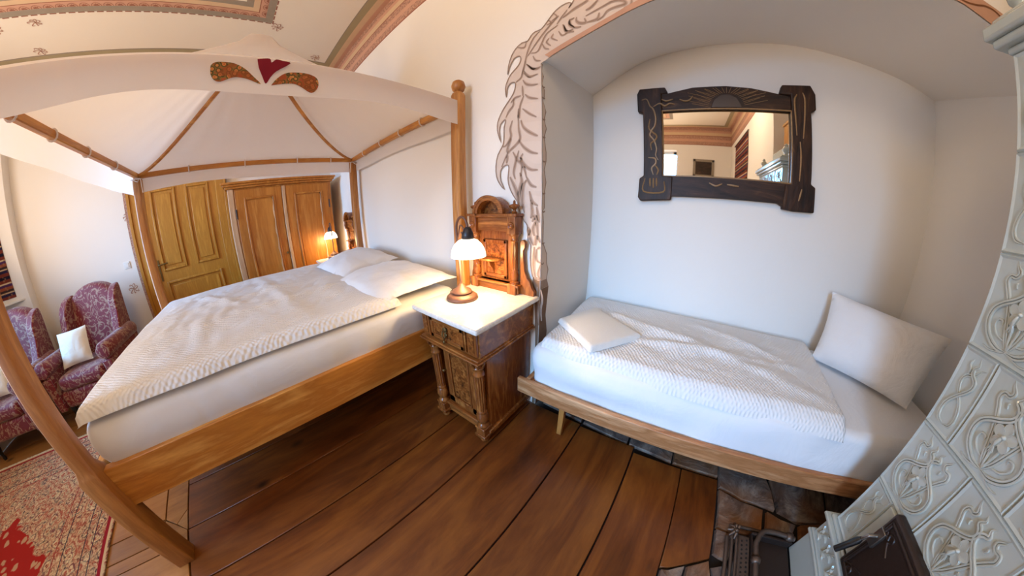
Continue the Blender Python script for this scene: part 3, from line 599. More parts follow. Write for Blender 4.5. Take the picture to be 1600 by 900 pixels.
for i, (nm, mt, zr, ins, d) in enumerate((('painted_edge', M['p_line'], (3, .8), 0, .002), ('painted_scale', M['p_body'], (3, .88), .009, .003), ('painted_tail_and_shade', M['p_trunk_shade'], (.88, -.1), 0, .003))):
    m = MB(); pr = None
    sel = [(z, y) for z, y in JL if zr[1] <= z <= zr[0]]
    for (za, ya), (zb, yb) in zip(sel, sel[1:]):
        m.add([MPJ(YW, za, d), MPJ(max(ya - ins, YW + .004), za, d), MPJ(max(yb - ins, YW + .004), zb, d), MPJ(YW, zb, d)], [(0, 1, 2, 3)])
    m.build(nm, mt, dr, fixn=False)
m = MB()
for z_ in (1.92, 1.857, 1.74, 1.645, 1.52, 1.355, 1.262, 1.095, .985, .885): m.add([MPJ(YW, z_ - .004, .0035), MPJ(YW + .012, z_ - .008, .0035), MPJ(YW + .026, z_ - .003, .0035), MPJ(YW + .026, z_ + .005, .0035), MPJ(YW + .012, z_ + .0, .0035), MPJ(YW, z_ + .004, .0035)], [(0, 1, 2, 3, 4, 5)])
m.build('painted_line', M['p_line'], dr, kind='stuff', fixn=False)

# ---- door in the left wall
dx = XL + .03
d1 = MB().box(XL, dx, -1.42, -.47, 0, 2.12).build('door_1', M['doorw'], bev=.003, kind='structure')
def frame_rect(nm, x0, x1, y0, y1, z0, z1, t, mt, par, bev=.006):
    m = MB(); m.box(x0, x1, y0, y0 + t, z0, z1); m.box(x0, x1, y1 - t, y1, z0, z1); m.box(x0, x1, y0 + t, y1 - t, z0, z0 + t); m.box(x0, x1, y0 + t, y1 - t, z1 - t, z1)
    return m.build(nm, mt, par, bev)
for (a, b, c, d) in ((-1.30, -.985, 1.03, 2.0), (-.86, -.565, 1.03, 2.0), (-1.30, -.565, .2, .90)):
    frame_rect('panel_moulding', dx, dx + .018, a, b, c, d, .028, M['doorw'], d1)
    B('panel', (dx, dx + .010, a + .06, b - .06, c + .06, d - .06), M['doorw'], d1, .008)
for i, (a, b) in enumerate(((-1.575, -1.42), (-.47, -.335))):
    m = MB().box(XL, XL + .07, a, b, 0, 2.25); m.box(XL, XL + .085, a if i == 0 else b - .03, a + .04 if i == 0 else b, 0, 2.25)
    m.build('trim_door_post_%d' % (i + 1), M['doorw'], kind='structure', bev=.004)
MB().box(XL, XL + .07, -1.575, -.335, 2.12, 2.25).build('trim_door_lintel', M['doorw'], kind='structure', bev=.004)
m = MB().box(dx, dx + .008, -1.375, -1.335, .92, 1.18); m.tube([(dx, -1.355, 1.12), (dx + .05, -1.355, 1.12), (dx + .055, -1.31, 1.12), (dx + .05, -1.22, 1.125)], .009)
m.build('door_handle', M['brass'], d1, smooth=True)
# patterned curtain edge / painted strip beside the door frame
MB().box(XL, XL + .0025, -1.635, -1.578, 0, 2.3).build('trim_painted_strip', M['c_mott'], kind='structure')
s_ = thing('light_switch', 'small white square switch on the left wall beside the door frame', 'switch', (XL, -1.74, 1.215))
B('switch_plate', (XL, XL + .009, -1.785, -1.705, 1.175, 1.255), M['plastic'], s_, .003)
B('switch_rocker', (XL + .009, XL + .014, -1.768, -1.722, 1.192, 1.238), M['plastic'], s_, .002)

# ================================================================== FOUR-POSTER BED
bed = thing('four_poster_bed', 'honey pine four-poster bed with square posts and curved canopy ribs', 'bed', (-2.06, .04, 0))
PX = [-1.172, -2.965]; PY = [-1.0, 1.055]
def post(x, y, top, ball, name='post'):
    h = .047; g_ = .037; m = MB()
    def ring(hh, c, z): return [(x - hh + c, y - hh, z), (x + hh - c, y - hh, z), (x + hh, y - hh + c, z), (x + hh, y + hh - c, z), (x + hh - c, y + hh, z), (x - hh + c, y + hh, z), (x - hh, y + hh - c, z), (x - hh, y - hh + c, z)]
    R = [ring(h, .003, 0), ring(h, .003, .612), ring(h - .004, .006, .625), ring(g_, .012, .655), ring(g_, .014, top - .02), ring(g_ - .006, .014, top)]
    vs = [p for r in R for p in r]; fs = [tuple(reversed(range(8))), tuple(len(vs) - 8 + i for i in range(8))]
    for k_ in range(len(R) - 1): fs += [(k_ * 8 + i, k_ * 8 + (i + 1) % 8, (k_ + 1) * 8 + (i + 1) % 8, (k_ + 1) * 8 + i) for i in range(8)]
    o = m.add(vs, fs).build(name, M['pine_z'], bed, .003)
    if ball:
        MB().lathe([(0, top), (.026, top), (.024, top + .008), (.036, top + .02), (.044, top + .045), (.036, top + .073), (.02, top + .084), (0, top + .088)], (x, y, 0), 24).build('finial', M['pine_z'], o, smooth=True)
    return o
post(PX[0], PY[0], 1.97, True); post(PX[0], PY[1], 2.0, True); post(PX[1], PY[0], 1.905, False); post(PX[1], PY[1], 1.905, False)
B('side_rail', (-1.215, -1.175, -.957, 1.01, .395, .60), M['pine'], bed, .004)
B('side_rail', (-2.955, -2.915, -.957, 1.01, .395, .60), M['pine'], bed, .004)
B('foot_rail', (-2.92, -1.205, -1.02, -.98, .395, .60), M['pine_x'], bed, .004)
B('head_rail', (-2.92, -1.205, 1.03, 1.07, .395, .66), M['pine_x'], bed, .004)
for i in range(9):
    y = -.85 + i * .215; B('slat', (-2.915, -1.215, y, y + .08, .42, .445), M['pine_x'], bed, .002)
# canopy beams
ZB = 1.918
m = MB().box(-1.19, -1.154, -1.0, 1.055, ZB - .045, ZB - .008).build('canopy_beam', M['pine'], bed, .005)
MB().box(-2.98, -2.945, -.98, 1.04, ZB - .022, ZB + .018).build('canopy_beam', M['pine'], bed, .005)
MB().box(-2.95, -1.19, -1.018, -.982, ZB - .02, ZB + .02).build('canopy_beam', M['pine_x'], bed, .005)
MB().box(-2.95, -1.19, 1.037, 1.073, ZB - .02, ZB + .02).build('canopy_beam', M['pine_x'], bed, .005)
CX, CY, ZT = -2.06, .03, 2.60
def rib_z(t): return ZB + .01 + (ZT - ZB - .01) * t ** 1.75
for x, y in ((PX[0], PY[0]), (PX[0], PY[1]), (PX[1], PY[0]), (PX[1], PY[1])):
    MB().tube([(x + (CX - x) * t, y + (CY - y) * t, rib_z(t) - .012 - .03 * t) for t in [i / 12 for i in range(13)]], .015, 6).build('canopy_rib', M['pine'], bed, smooth=True)
MB().lathe([(0, ZT - .08), (.04, ZT - .08), (.045, ZT - .05), (.03, ZT - .02), (0, ZT - .015)], (CX, CY, 0), 16).build('crown_block', M['pine'], bed, smooth=True)

# ---- canopy cloth
can = thing('bed_canopy', 'white cotton tent canopy with hanging valance and sewn heart over the four-poster', 'canopy', (-2.06, .03, 1.9))
def roof(u, v):
    # u around the rectangle, v from edge to crown
    t = u * 4; s4 = int(min(t, 3.999)); f = t - s4
    C4 = [(PX[0] + .015, PY[0] - .02), (PX[0] + .015, PY[1] + .02), (PX[1] - .02, PY[1] + .02), (PX[1] - .02, PY[0] - .02)]
    a = C4[s4]; b = C4[(s4 + 1) % 4]; x = a[0] + (b[0] - a[0]) * f; y = a[1] + (b[1] - a[1]) * f
    sag = sin(pi * f) * .035 * sin(pi * min(1, v * 1.2)) if v < 1 else 0
    X = x + (CX - x) * v; Y = y + (CY - y) * v
    zz = rib_z(v) if v < .9 else rib_z(.9) + (rib_z(1) - rib_z(.9)) * sin(pi / 2 * (v - .9) / .1) ** .8
    return (X, Y, zz + .014 + .022 * v + sag + .003 * sin(f * 40) * sin(pi * v))
m = MB().grid(roof, 96, 16); m.build('roof_cloth', M['canopy'], can, smooth=True, fixn=True)
def valance(p0, p1, zt, drop, out, wav, name='valance', seed=0):
    n = 60; L = math.hypot(p1[0] - p0[0], p1[1] - p0[1]); nx, ny = (p1[1] - p0[1]) / L, -(p1[0] - p0[0]) / L
    def f(u, v):
        o = out * (1 - (1 - v) ** 2) + wav * v * (sin(u * 23 + seed) * .6 + sin(u * 11 + seed * 2) * .6)
        z = zt(u) - (drop(u)) * v + .0
        return (p0[0] + (p1[0] - p0[0]) * u + nx * o, p0[1] + (p1[1] - p0[1]) * u + ny * o, z)
    return MB().grid(f, n, 6).build(name, M['canopy'], can, smooth=True, fixn=False)
zt = lambda u: 1.935 + .006 * sin(u * 9)
vn = valance((-1.128, -1.05), (-1.128, 1.008), lambda u: 1.914 + .014 * u, lambda u: .137 + .012 * sin(u * 14), .004, .004, seed=1)
valance((-2.985, 1.06), (-2.985, -1.02), zt, lambda u: .145 + .012 * sin(u * 7), .02, .006, seed=2)
valance((-3.0, -1.035), (-1.14, -1.035), zt, lambda u: .165 + .01 * sin(u * 7), .012, .007, seed=3)
valance((-1.19, 1.085), (-3.0, 1.085), zt, lambda u: .145 + .012 * sin(u * 9), -.004, .004, seed=4)
MPC = lambda a, b, d: (-1.119 + d, a, b)
M['heart'] = cloth('wine_red_cloth', hexc('7c1424'), 500, .1, .1)
k = N('paisley_cloth', .85, .2); v_ = k.coord()
vo = k.n('ShaderNodeTexVoronoi'); vo.inputs['Scale'].default_value = 55; k.l(v_, vo.inputs['Vector'])
c = k.ramp(vo.outputs['Distance'], [(.0, hexc('b03a22')), (.3, hexc('c98a4c')), (.45, hexc('3b3420')), (.62, hexc('7d6a36')), (.8, hexc('a85030'))])
n = k.noise(v_, 18, 3, .5, 1); k.col(k.mix(k.ramp(n, [(.48, (0, 0, 0, 1)), (.53, (.6, .6, .6, 1))]), c, hexc('9a4a26'))); M['paisley'] = k.m
MB().prism(cr2(HEART + HEART[:1], 3)[:-1], MPC, 0, .0015).build('sewn_heart', M['heart'], can)['label'] = 'wine red sewn heart'
for P in (PAISL, PAISR): MB().prism(cr2(P + P[:1], 3)[:-1], MPC, 0, .0015).build('sewn_paisley', M['paisley'], can)['label'] = 'paisley patterned leaf'
def ring_tie(c, ax):
    pts = []
    for k_ in range(13):
        a = 2 * pi * k_ / 12; pts.append((c[0] + (0 if ax == 'x' else cos(a) * .027), c[1] + (cos(a) * .027 if ax == 'x' else 0), c[2] + sin(a) * .03))
    MB().tube(pts, .005, 6).build('tie_loop', M['canopy'], can, smooth=True)
for y in (-.55, -.05, .45, .8): ring_tie((-2.962, y, ZB), 'y')
for x in (-1.45, -1.75, -2.1, -2.5): ring_tie((x, -1.0, ZB), 'x'); ring_tie((x - .1, 1.055, ZB), 'x')
for y, s_ in ((PY[0], 1), (PY[1], -1)):
    x = PX[1] + .05; m = MB()
    m.tube([(x, y, 1.90), (x + .012, y - .01, 1.875), (x + .012, y + .02, 1.86), (x + .008, y + .03, 1.885), (x, y + .005, 1.895)], .005, 6)
    m.tube(cat_rom([(x, y, 1.89), (x + .02, y + .045 * s_, 1.88), (x + .012, y + .05 * s_, 1.83), (x + .01, y + .055 * s_, 1.77)], 4), .004, 6)
    m.tube([(x - .0, y - .05, 1.885), (x, y + .05, 1.885)], .004, 6); m.build('tie_bow', M['canopy'], can, smooth=True)

# ================================================================== BEDDING
def nz(x, y, z=0, s_=1): return noise.noise(Vector((x * s_, y * s_, z)))
def soft_box(name, x0, x1, y0, y1, z0, z1, r, mat, amp=.006, n=(60, 80), seed=0, side_wr=.0, droop=None):
    """closed rounded slab: superellipse edge, wrinkled"""
    cx, cy = (x0 + x1) / 2, (y0 + y1) / 2; hx, hy = (x1 - x0) / 2, (y1 - y0) / 2; nu, nv = n
    def pos(i, nn, h):
        t = i / nn * 2 - 1; return h * (math.copysign(abs(sin(t * pi / 2)) ** .8, t))
    vs = []; fs = []
    ring = []
    prof = [(0, .0)] + [(r * (1 - cos(a)), r * (sin(a))) for a in [radians(d) for d in (0,)]]
    m = MB(); H_ = z1 - z0
    # outline of rounded rectangle
    out = []
    per = []
    rc = min(.06, hx * .3)
    def rr(t):   # t in 0..1 around
        L = [2 * hx - 2 * rc, 2 * hy - 2 * rc]; arc = pi * rc / 2; tot = 2 * L[0] + 2 * L[1] + 4 * arc; d = t * tot
        segs = [('l', (-hx + rc, -hy), (1, 0), L[0], (0, -1)), ('a', (hx - rc, -hy + rc), -pi / 2), ('l', (hx, -hy + rc), (0, 1), L[1], (1, 0)), ('a', (hx - rc, hy - rc), 0), ('l', (hx - rc, hy), (-1, 0), L[0], (0, 1)), ('a', (-hx + rc, hy - rc), pi / 2), ('l', (-hx, hy - rc), (0, -1), L[1], (-1, 0)), ('a', (-hx + rc, -hy + rc), pi)]
        for s4 in segs:
            ln = s4[3] if s4[0] == 'l' else arc
            if d <= ln + 1e-9:
                if s4[0] == 'l': return (s4[1][0] + s4[2][0] * d, s4[1][1] + s4[2][1] * d), s4[4]
                a = s4[2] + d / rc; return (s4[1][0] + rc * cos(a), s4[1][1] + rc * sin(a)), (cos(a), sin(a))
            d -= ln
        return (-hx + rc, -hy), (0, -1)
    NO = 180; levels = [(0, 0), (0, .15)] + [(0, .3), (0, .5), (0, .7)]
    rs = [(0, z0), (-.0, z0 + H_ * .15), (.004, z0 + H_ * .35), (.006, z0 + H_ * .55), (.004, z0 + H_ * .72)]
    for a in (0, 20, 40, 60, 80, 90):
        a = radians(a); rs.append((-r * (1 - cos(a)), z1 - r + r * sin(a)))
    for kk in (.12, .25, .4, .55, .7, .85, .95): rs.append(('in', kk))
    m_ = len(rs)
    for i in range(NO):
        (px, py), (nx, ny) = rr(i / NO)
        for s4 in rs:
            if s4[0] == 'in':
                qx, qy = (px - nx * r) * (1 - s4[1]), (py - ny * r) * (1 - s4[1]); z = z1
            else: qx, qy, z = px + nx * s4[0], py + ny * s4[0], s4[1]
            wn = nz(cx + qx, cy + qy, seed, 3.2)
            if s4[0] != 'in' and s4[1] < z1 - .001:
                o_ = side_wr * (nz((cx + px) * 2.2, (cy + py) * 2.2, z * 9 + seed) + .5 * nz((px + py) * 9, z * 5, seed)); qx += nx * o_; qy += ny * o_
            z += amp * wn if z > z0 + H_ * .6 else 0
            vs.append((cx + qx, cy + qy, z))
    for i in range(NO):
        j = (i + 1) % NO
        for k_ in range(m_ - 1): fs.append((i * m_ + k_, j * m_ + k_, j * m_ + k_ + 1, i * m_ + k_ + 1))
    fs.append(tuple(i * m_ + m_ - 1 for i in range(NO))); fs.append(tuple(i * m_ for i in reversed(range(NO))))
    m.add(vs, fs)
    return m.build(name, mat, smooth=True)
mt = soft_box('mattress', -2.91, -1.222, -.95, 1.02, .447, .79, .06, M['sheet'], .006, seed=1, side_wr=.008)
for v in mt.data.vertices:   # the fitted sheet bulges over the near rail
    if v.co.x > -1.4 and v.co.z > .56: v.co.x += .035 * min(1, (v.co.z - .56) / .08) * (1 - max(0, (v.co.z - .74) / .05) * .3)
tag(mt, 'thick mattress in a smooth white fitted sheet on the four-poster bed', 'mattress')

def duvet(name, C4, z0, h, seed, mat, wr=.012, nu=90, nv=110, edge=.055, hang=None, lines=()):
    """quilt spanned between four corners; thick rounded edge, crumpled top, closed underside"""
    def base(u, v):
        a, b, c, d = C4
        return ((a[0] * (1 - u) + b[0] * u) * (1 - v) + (d[0] * (1 - u) + c[0] * u) * v, (a[1] * (1 - u) + b[1] * u) * (1 - v) + (d[1] * (1 - u) + c[1] * u) * v)
    P0 = base(0, 0); Lx = math.hypot(C4[1][0] - C4[0][0], C4[1][1] - C4[0][1]); Ly = math.hypot(C4[3][0] - C4[0][0], C4[3][1] - C4[0][1])
    def ss(t): return .5 - .5 * cos(pi * t)
    def top(i, j, side):
        u = i / nu; v = j / nv; u = u * .7 + ss(u) * .3; v = v * .7 + ss(v) * .3
        x, y = base(u, v)
        e = min(u * Lx, (1 - u) * Lx, v * Ly, (1 - v) * Ly)
        t = 1 - max(0, 1 - e / edge) ** 2; t = sqrt(max(0, t))
        pr = min(1, e / .3)
        z = z0 + (h * t + wr * pr * (nz(x, y, seed, 3.1) * 1.6 + abs(nz(x + 3, y * 1.4, seed, 6.0)) * 1.3 + .25 * nz(x, y, seed, 17)) + h * .35 * sin(pi * u) * sin(pi * v) if side else 0)
        for (ax, ay, bx, by, am, wd) in lines:
            if side:
                dx_, dy_ = bx - ax, by - ay; q = max(0, min(1, ((x - ax) * dx_ + (y - ay) * dy_) / (dx_ * dx_ + dy_ * dy_)))
                d = math.hypot(x - ax - dx_ * q, y - ay - dy_ * q); z += am * math.exp(-(d / wd) ** 2) * pr
        if hang: z += hang(x, y)
        wob = .010 * nz(x * 2, y * 2, seed + 5, 2) * (1 - min(1, e / .1))
        return (x + wob, y + wob, z)
    m = MB(); W_ = nv + 1
    vs = [top(i, j, True) for i in range(nu + 1) for j in range(nv + 1)]
    fs = [(i * W_ + j, (i + 1) * W_ + j, (i + 1) * W_ + j + 1, i * W_ + j + 1) for i in range(nu) for j in range(nv)]
    m.add(vs, fs)
    nb = 12; vs2 = []; rimi = []
    o = len(vs)
    # underside: fan through ring of boundary indices
    ring = [i * W_ for i in range(nu + 1)] + [nu * W_ + j for j in range(1, nv + 1)] + [i * W_ + nv for i in range(nu - 1, -1, -1)] + [j for j in range(nv - 1, 0, -1)]
    m.f.append(tuple(ring)); m.mi.append(0)
    return m.build(name, mat, smooth=True)
dv = duvet('duvet', [(-2.96, -.975), (-1.185, -.935), (-1.185, .60), (-2.94, .62)], .797, .055, 3, M['duvet'], wr=.013,
           hang=lambda x, y: -.012 * max(0, (-.9 - y) / .06) if y < -.9 else 0,
           lines=[(-2.9, -.1, -1.2, .15, .012, .05), (-2.2, -.9, -2.0, .5, .014, .04), (-1.6, -.8, -1.75, .55, .010, .03), (-2.6, -.6, -1.9, -.2, .010, .03)])
tag(dv, 'white seersucker duvet spread over the four-poster bed with a corner hanging off the foot', 'duvet')

def pillow(name, C4, T, mat, label, cat, group=None, seed=0, up=None, n=26, ear=.5, flat=1.0):
    C4 = [Vector(c) for c in C4]
    nrm = (C4[1] - C4[0]).cross(C4[3] - C4[0]).normalized() if up is None else Vector(up).normalized()
    def pt(u, v, s_):
        p = (C4[0] * (1 - u) + C4[1] * u) * (1 - v) + (C4[3] * (1 - u) + C4[2] * u) * v
        c = (C4[0] + C4[1] + C4[2] + C4[3]) / 4
        a, b = 2 * u - 1, 2 * v - 1
        pin = 1 - .045 * ((1 - a * a) * abs(b) ** 3 + (1 - b * b) * abs(a) ** 3)
        p = c + (p - c) * pin
        t = (1 - abs(a) ** 2.6) ** .6 * (1 - abs(b) ** 2.6) ** .6
        wr = .012 * nz(p.x * 1.0 + p.z, p.y, seed, 7) * t ** .3 + .006 * nz(p.x + 2 * p.z, p.y, seed + 3, 18)
        k_ = (T * t / 2 + wr) if s_ > 0 else -(T * t / 2) * flat
        return p + nrm * k_
    m = MB(); W_ = n + 1
    m.add([pt(i / n, j / n, 1) for i in range(n + 1) for j in range(n + 1)], [(i * W_ + j, (i + 1) * W_ + j, (i + 1) * W_ + j + 1, i * W_ + j + 1) for i in range(n) for j in range(n)])
    m.add([pt(i / n, j / n, -1) for i in range(n + 1) for j in range(n + 1)], [(i * W_ + j, i * W_ + j + 1, (i + 1) * W_ + j + 1, (i + 1) * W_ + j) for i in range(n) for j in range(n)])
    o = m.build(name, mat, smooth=True)
    b = bmesh.new(); b.from_mesh(o.data); bmesh.ops.remove_doubles(b, verts=b.verts, dist=1e-4); bmesh.ops.recalc_face_normals(b, faces=b.faces); b.to_mesh(o.data); b.free()
    o.data.polygons.foreach_set('use_smooth', [True] * len(o.data.polygons))
    return tag(o, label, cat, group)
pillow('pillow', [(-1.86, .45, .86), (-1.20, .46, .835), (-1.16, .99, .865), (-1.95, 1.03, .875)], .15, M['pillow'], 'plump white pillow on the four-poster bed nearest the lit table lamp', 'pillow', 'bed pillows', 1, flat=.45)
pillow('pillow', [(-2.60, .45, .87), (-1.86, .50, .85), (-1.97, 1.03, .90), (-2.78, 1.03, .93)], .17, M['pillow'], 'white pillow on the far side of the four-poster bed, partly behind the nearer one', 'pillow', 'bed pillows', 2, flat=.5)

# ================================================================== NIGHTSTAND
ns = thing('nightstand', 'carved walnut nightstand with white marble top and fluted columns between the two beds', 'nightstand', (-.89, .88, 0))
x0, x1, y0, y1 = -1.105, -.685, .665, 1.13
MB().prism([(-1.127, .625), (-.645, .625), (-.645, 1.131), (-1.127, 1.131)], lambda a, b, d: (a, b, d), .776, .803).build('marble_top', M['marble'], ns, .009, seg=3)
B('carcass', (x0, x1, y0 + .015, y1, .62, .776), M['walnut_x'], ns, .002)
m = MB().box(x0 - .016, x1 + .016, y0 - .022, y1, .602, .612); m.box(x0 - .008, x1 + .008, y0 - .012, y1, .612, .622); m.box(x0 - .006, x1 + .006, y0 - .01, y1, .592, .602)
m.build('waist_moulding', M['walnut_x'], ns, .003)
dw = B('drawer', (x0 + .075, x1 - .075, y0 + .0, y0 + .1, .634, .764), M['walnut_x'], ns, .003)
m = MB(); a, b, c, d, t = x0 + .085, x1 - .085, .642, .757, .022
m.box(a, b, y0 - .006, y0, c, c + t); m.box(a, b, y0 - .006, y0, d - t, d); m.box(a, a + t, y0 - .006, y0, c, d); m.box(b - t, b, y0 - .006, y0, c, d); m.build('drawer_moulding', M['walnut_x'], dw, .002)
B('burl_panel', (a + t, b - t, y0 - .002, y0 + .002, c + t, d - t), M['burl'], dw, 0)
m = MB(); xc = (x0 + x1) / 2
m.lathe([(0, 0), (.014, .001), (.016, .005), (.008, .008), (0, .010)], (xc, y0 - .006, .715), 12, '-y'); m.lathe([(0, 0), (.012, .002), (.008, .006), (0, .008)], (xc, y0 - .006, .685), 12, '-y')
m.tube([(xc - .010, y0 - .014, .71), (xc - .014, y0 - .018, .69), (xc - .004, y0 - .02, .672), (xc, y0 - .02, .66), (xc + .004, y0 - .02, .672), (xc + .014, y0 - .018, .69), (xc + .010, y0 - .014, .71)], .003, 6)
m.lathe([(0, .640), (.006, .645), (.008, .652), (.004, .66), (0, .664)], (xc, y0 - .02, 0), 10)
m.build('drop_pull', M['brass'], dw, smooth=True)
for a, b in ((x0 + .006, x0 + .066), (x1 - .066, x1 - .006)):
    o = B('corner_block', (a, b, y0, y0 + .03, .63, .768), M['walnut'], ns, .003); B('burl_panel', (a + .014, b - .014, y0 - .003, y0, .648, .75), M['burl'], o, .001)
# lower body
B('side_panel', (x0 + .015, x0 + .035, y0 + .07, y1, .09, .592), M['walnut'], ns, .002); B('side_panel', (x1 - .035, x1 - .015, y0 + .07, y1, .09, .592), M['walnut'], ns, .002)
B('back_panel', (x0 + .03, x1 - .03, y1 - .02, y1, .09, .592), M['walnut'], ns, 0)
m = MB().box(x0 + .02, x1 - .02, y0 + .06, y1, .09, .13); m.box(x0 + .0, x1 - .0, y0 + .045, y1, .055, .095); m.box(x0 + .07, x1 - .07, y0 + .03, y0 + .1, .12, .14); m.build('base', M['walnut_x'], ns, .004)
dr_ = B('door', (x0 + .075, x1 - .075, y0 + .06, y0 + .078, .14, .588), M['walnut'], ns, .002)
m = MB(); a, b, c, d, t = x0 + .085, x1 - .085, .15, .58, .05
m.box(a, b, y0 + .052, y0 + .06, c, c + t); m.box(a, b, y0 + .052, y0 + .06, d - t, d); m.box(a, a + t, y0 + .052, y0 + .06, c, d); m.box(b - t, b, y0 + .052, y0 + .06, c, d); m.build('door_frame', M['walnut'], dr_, .004)
m = MB(); a += t - .004; b -= t - .004; c += t - .004; d -= t - .004; t = .010
m.box(a, b, y0 + .046, y0 + .055, c, c + t); m.box(a, b, y0 + .046, y0 + .055, d - t, d); m.box(a, a + t, y0 + .046, y0 + .055, c, d); m.box(b - t, b, y0 + .046, y0 + .055, c, d); m.build('door_moulding', M['walnut'], dr_, .003)
B('burl_panel', (a + t, b - t, y0 + .056, y0 + .061, c + t, d - t), M['burl'], dr_, 0)
MB().lathe([(0, 0), (.007, .002), (.005, .010), (.010, .016), (.008, .022), (0, .025)], (x0 + .088, y0 + .052, .39), 12, '-y').build('door_knob', M['brass'], dr_, smooth=True)
def flute_col(x, y, z0, z1, r, par, vase=True, nf=12):
    m = MB(); n = nf * 4; zs = [z0, z0 + .012, z1 - .012, z1]; vs = []
    for z in zs:
        for i in range(n):
            a = 2 * pi * i / n; rr_ = r * (1 - (.13 if (i % 4) in (1, 2) and z0 < z < z1 else .0) * 1.0)
            vs.append((x + rr_ * cos(a), y + rr_ * sin(a), z))
    fs = [(k_ * n + i, k_ * n + (i + 1) % n, (k_ + 1) * n + (i + 1) % n, (k_ + 1) * n + i) for k_ in range(3) for i in range(n)] + [tuple(range(n)), tuple(3 * n + i for i in range(n))]
    m.add(vs, fs); return m.build('fluted_shaft', M['walnut'], par)
for x in (x0 + .04, x1 - .04):
    y = y0 + .035
    m = MB().box(x - .032, x + .032, y - .032, y + .032, .06, .125); m.box(x - .04, x + .04, y - .04, y + .04, .05, .075); m.box(x - .036, x + .036, y - .036, y + .036, .12, .135)
    c = m.build('column', M['walnut'], ns, .005)
    MB().lathe([(.02, .135), (.034, .14), (.034, .15), (.024, .158), (.022, .166), (.03, .176), (.036, .2), (.034, .225), (.026, .24), (.03, .246), (.03, .255), (.026, .262)], (x, y, 0), 24).build('turned_vase', M['walnut'], c, smooth=True)
    flute_col(x, y, .26, .505, .026, c)
    MB().lathe([(.027, .50), (.031, .506), (.031, .512), (.027, .518), (.027, .545), (.031, .55), (.026, .555), (.028, .575), (.038, .59), (.04, .594)], (x, y, 0), 20).build('capital', M['walnut'], c, smooth=True)
    m = MB()
    for k_ in range(8):
        a = 2 * pi * k_ / 8; m.tube([(x + .027 * cos(a), y + .027 * sin(a), .556), (x + .034 * cos(a), y + .034 * sin(a), .572), (x + .044 * cos(a), y + .044 * sin(a), .584), (x + .043 * cos(a), y + .043 * sin(a), .576)], [.006, .007, .006, .003], 6)
    m.build('leaf_carving', M['walnut'], c, smooth=True)
    MB().lathe([(.014, 0), (.024, .006), (.029, .02), (.024, .034), (.016, .045), (.018, .052)], (x, y, 0), 18).build('bun_foot', M['walnut'], ns, smooth=True)
for x in (x0 + .04, x1 - .04): MB().lathe([(.014, 0), (.024, .006), (.029, .02), (.024, .034), (.016, .045), (.018, .056)], (x, y1 - .05, 0), 16).build('bun_foot', M['walnut'], ns, smooth=True)
# upper gallery
gx0, gx1, gy = -1.122, -.745, 1.10
ga = B('gallery_base', (gx0 + .01, gx1 - .01, 1.075, 1.13, .803, .86), M['walnut_x'], ns, .004)
MB().box(gx0 + .0, gx1 + .0, 1.06, 1.13, .846, .860).build('base_moulding', M['walnut_x'], ga, .004)
bk = B('gallery_back', (gx0 + .05, gx1 - .05, 1.105, 1.125, .86, 1.16), M['walnut'], ns, .002)
m = MB(); a, b, c, d, t = gx0 + .10, gx1 - .10, .875, 1.10, .022
m.box(a, b, 1.093, 1.106, c, c + t); m.box(a, b, 1.093, 1.106, d - t, d); m.box(a, a + t, 1.093, 1.106, c, d); m.box(b - t, b, 1.093, 1.106, c, d); m.build('back_moulding', M['walnut'], bk, .004)
B('burl_panel', (a + t, b - t, 1.100, 1.107, c + t, d - t), M['burl'], bk, .001)
sh = MB(); P = [(-1.04 + .09 * cos(t_) + .09, 1.10 - .085 * sin(t_)) for t_ in [pi * i / 14 for i in range(15)]]
sh.prism([(p[0], p[1]) for p in P], lambda a, b, d: (a, b, d), .985, .998); so = sh.build('small_shelf', M['walnut_x'], ns, .003)
m = MB().prism([(1.10, .90), (1.092, .90), (1.085, .93), (1.062, .95), (1.05, .985), (1.10, .985)], lambda a, b, d: (-.95 + d, a, b), -.008, .008); m.build('shelf_bracket', M['walnut'], so, .002)
for x in (gx0 + .045, gx1 - .045):
    m = MB().box(x - .030, x + .030, gy - .042, gy + .028, .803, .865); c = m.build('gallery_column', M['walnut'], ns, .004)
    MB().lathe([(.027, .865), (.027, .872), (.018, .878), (.024, .888), (.025, .91), (.019, .93), (.022, .935), (.022, .94)], (x, gy - .006, 0), 20).build('turned_vase', M['walnut'], c, smooth=True)
    flute_col(x, gy - .006, .94, 1.10, .019, c, nf=10)
    MB().lathe([(.02, 1.10), (.024, 1.105), (.02, 1.11), (.022, 1.125), (.030, 1.135), (.031, 1.14)], (x, gy - .006, 0), 18).build('capital', M['walnut'], c, smooth=True)
    MB().box(x - .027, x + .027, gy - .037, gy + .028, 1.14, 1.235).build('cap_block', M['walnut'], c, .003)
    MB().lathe([(.017, 0), (.02, .003), (.017, .007), (.011, .004), (.006, .008), (0, .009)], (x, gy - .037, 1.185), 16, '-y').build('rosette', M['walnut'], c, smooth=True)
    MB().box(x - .036, x + .036, gy - .046, gy + .03, 1.235, 1.250).build('cap_moulding', M['walnut'], c, .003)
    MB().lathe([(.014, 1.25), (.016, 1.256), (.009, 1.264), (.010, 1.272), (.026, 1.282), (.030, 1.290), (.026, 1.296), (.010, 1.30), (.006, 1.305), (.008, 1.31), (.004, 1.318), (0, 1.322)], (x, gy - .006, 0), 20).build('finial', M['walnut'], c, smooth=True)
fr = B('frieze', (gx0 + .06, gx1 - .06, 1.085, 1.125, 1.15, 1.228), M['walnut_x'], ns, .003)
MB().box(gx0 + .02, gx1 - .02, 1.062, 1.13, 1.228, 1.25).build('cornice', M['walnut_x'], ns, .005)
m = MB(); R1, R0, cxx = .104, .080, -.94
A = [pi * i / 20 for i in range(21)]
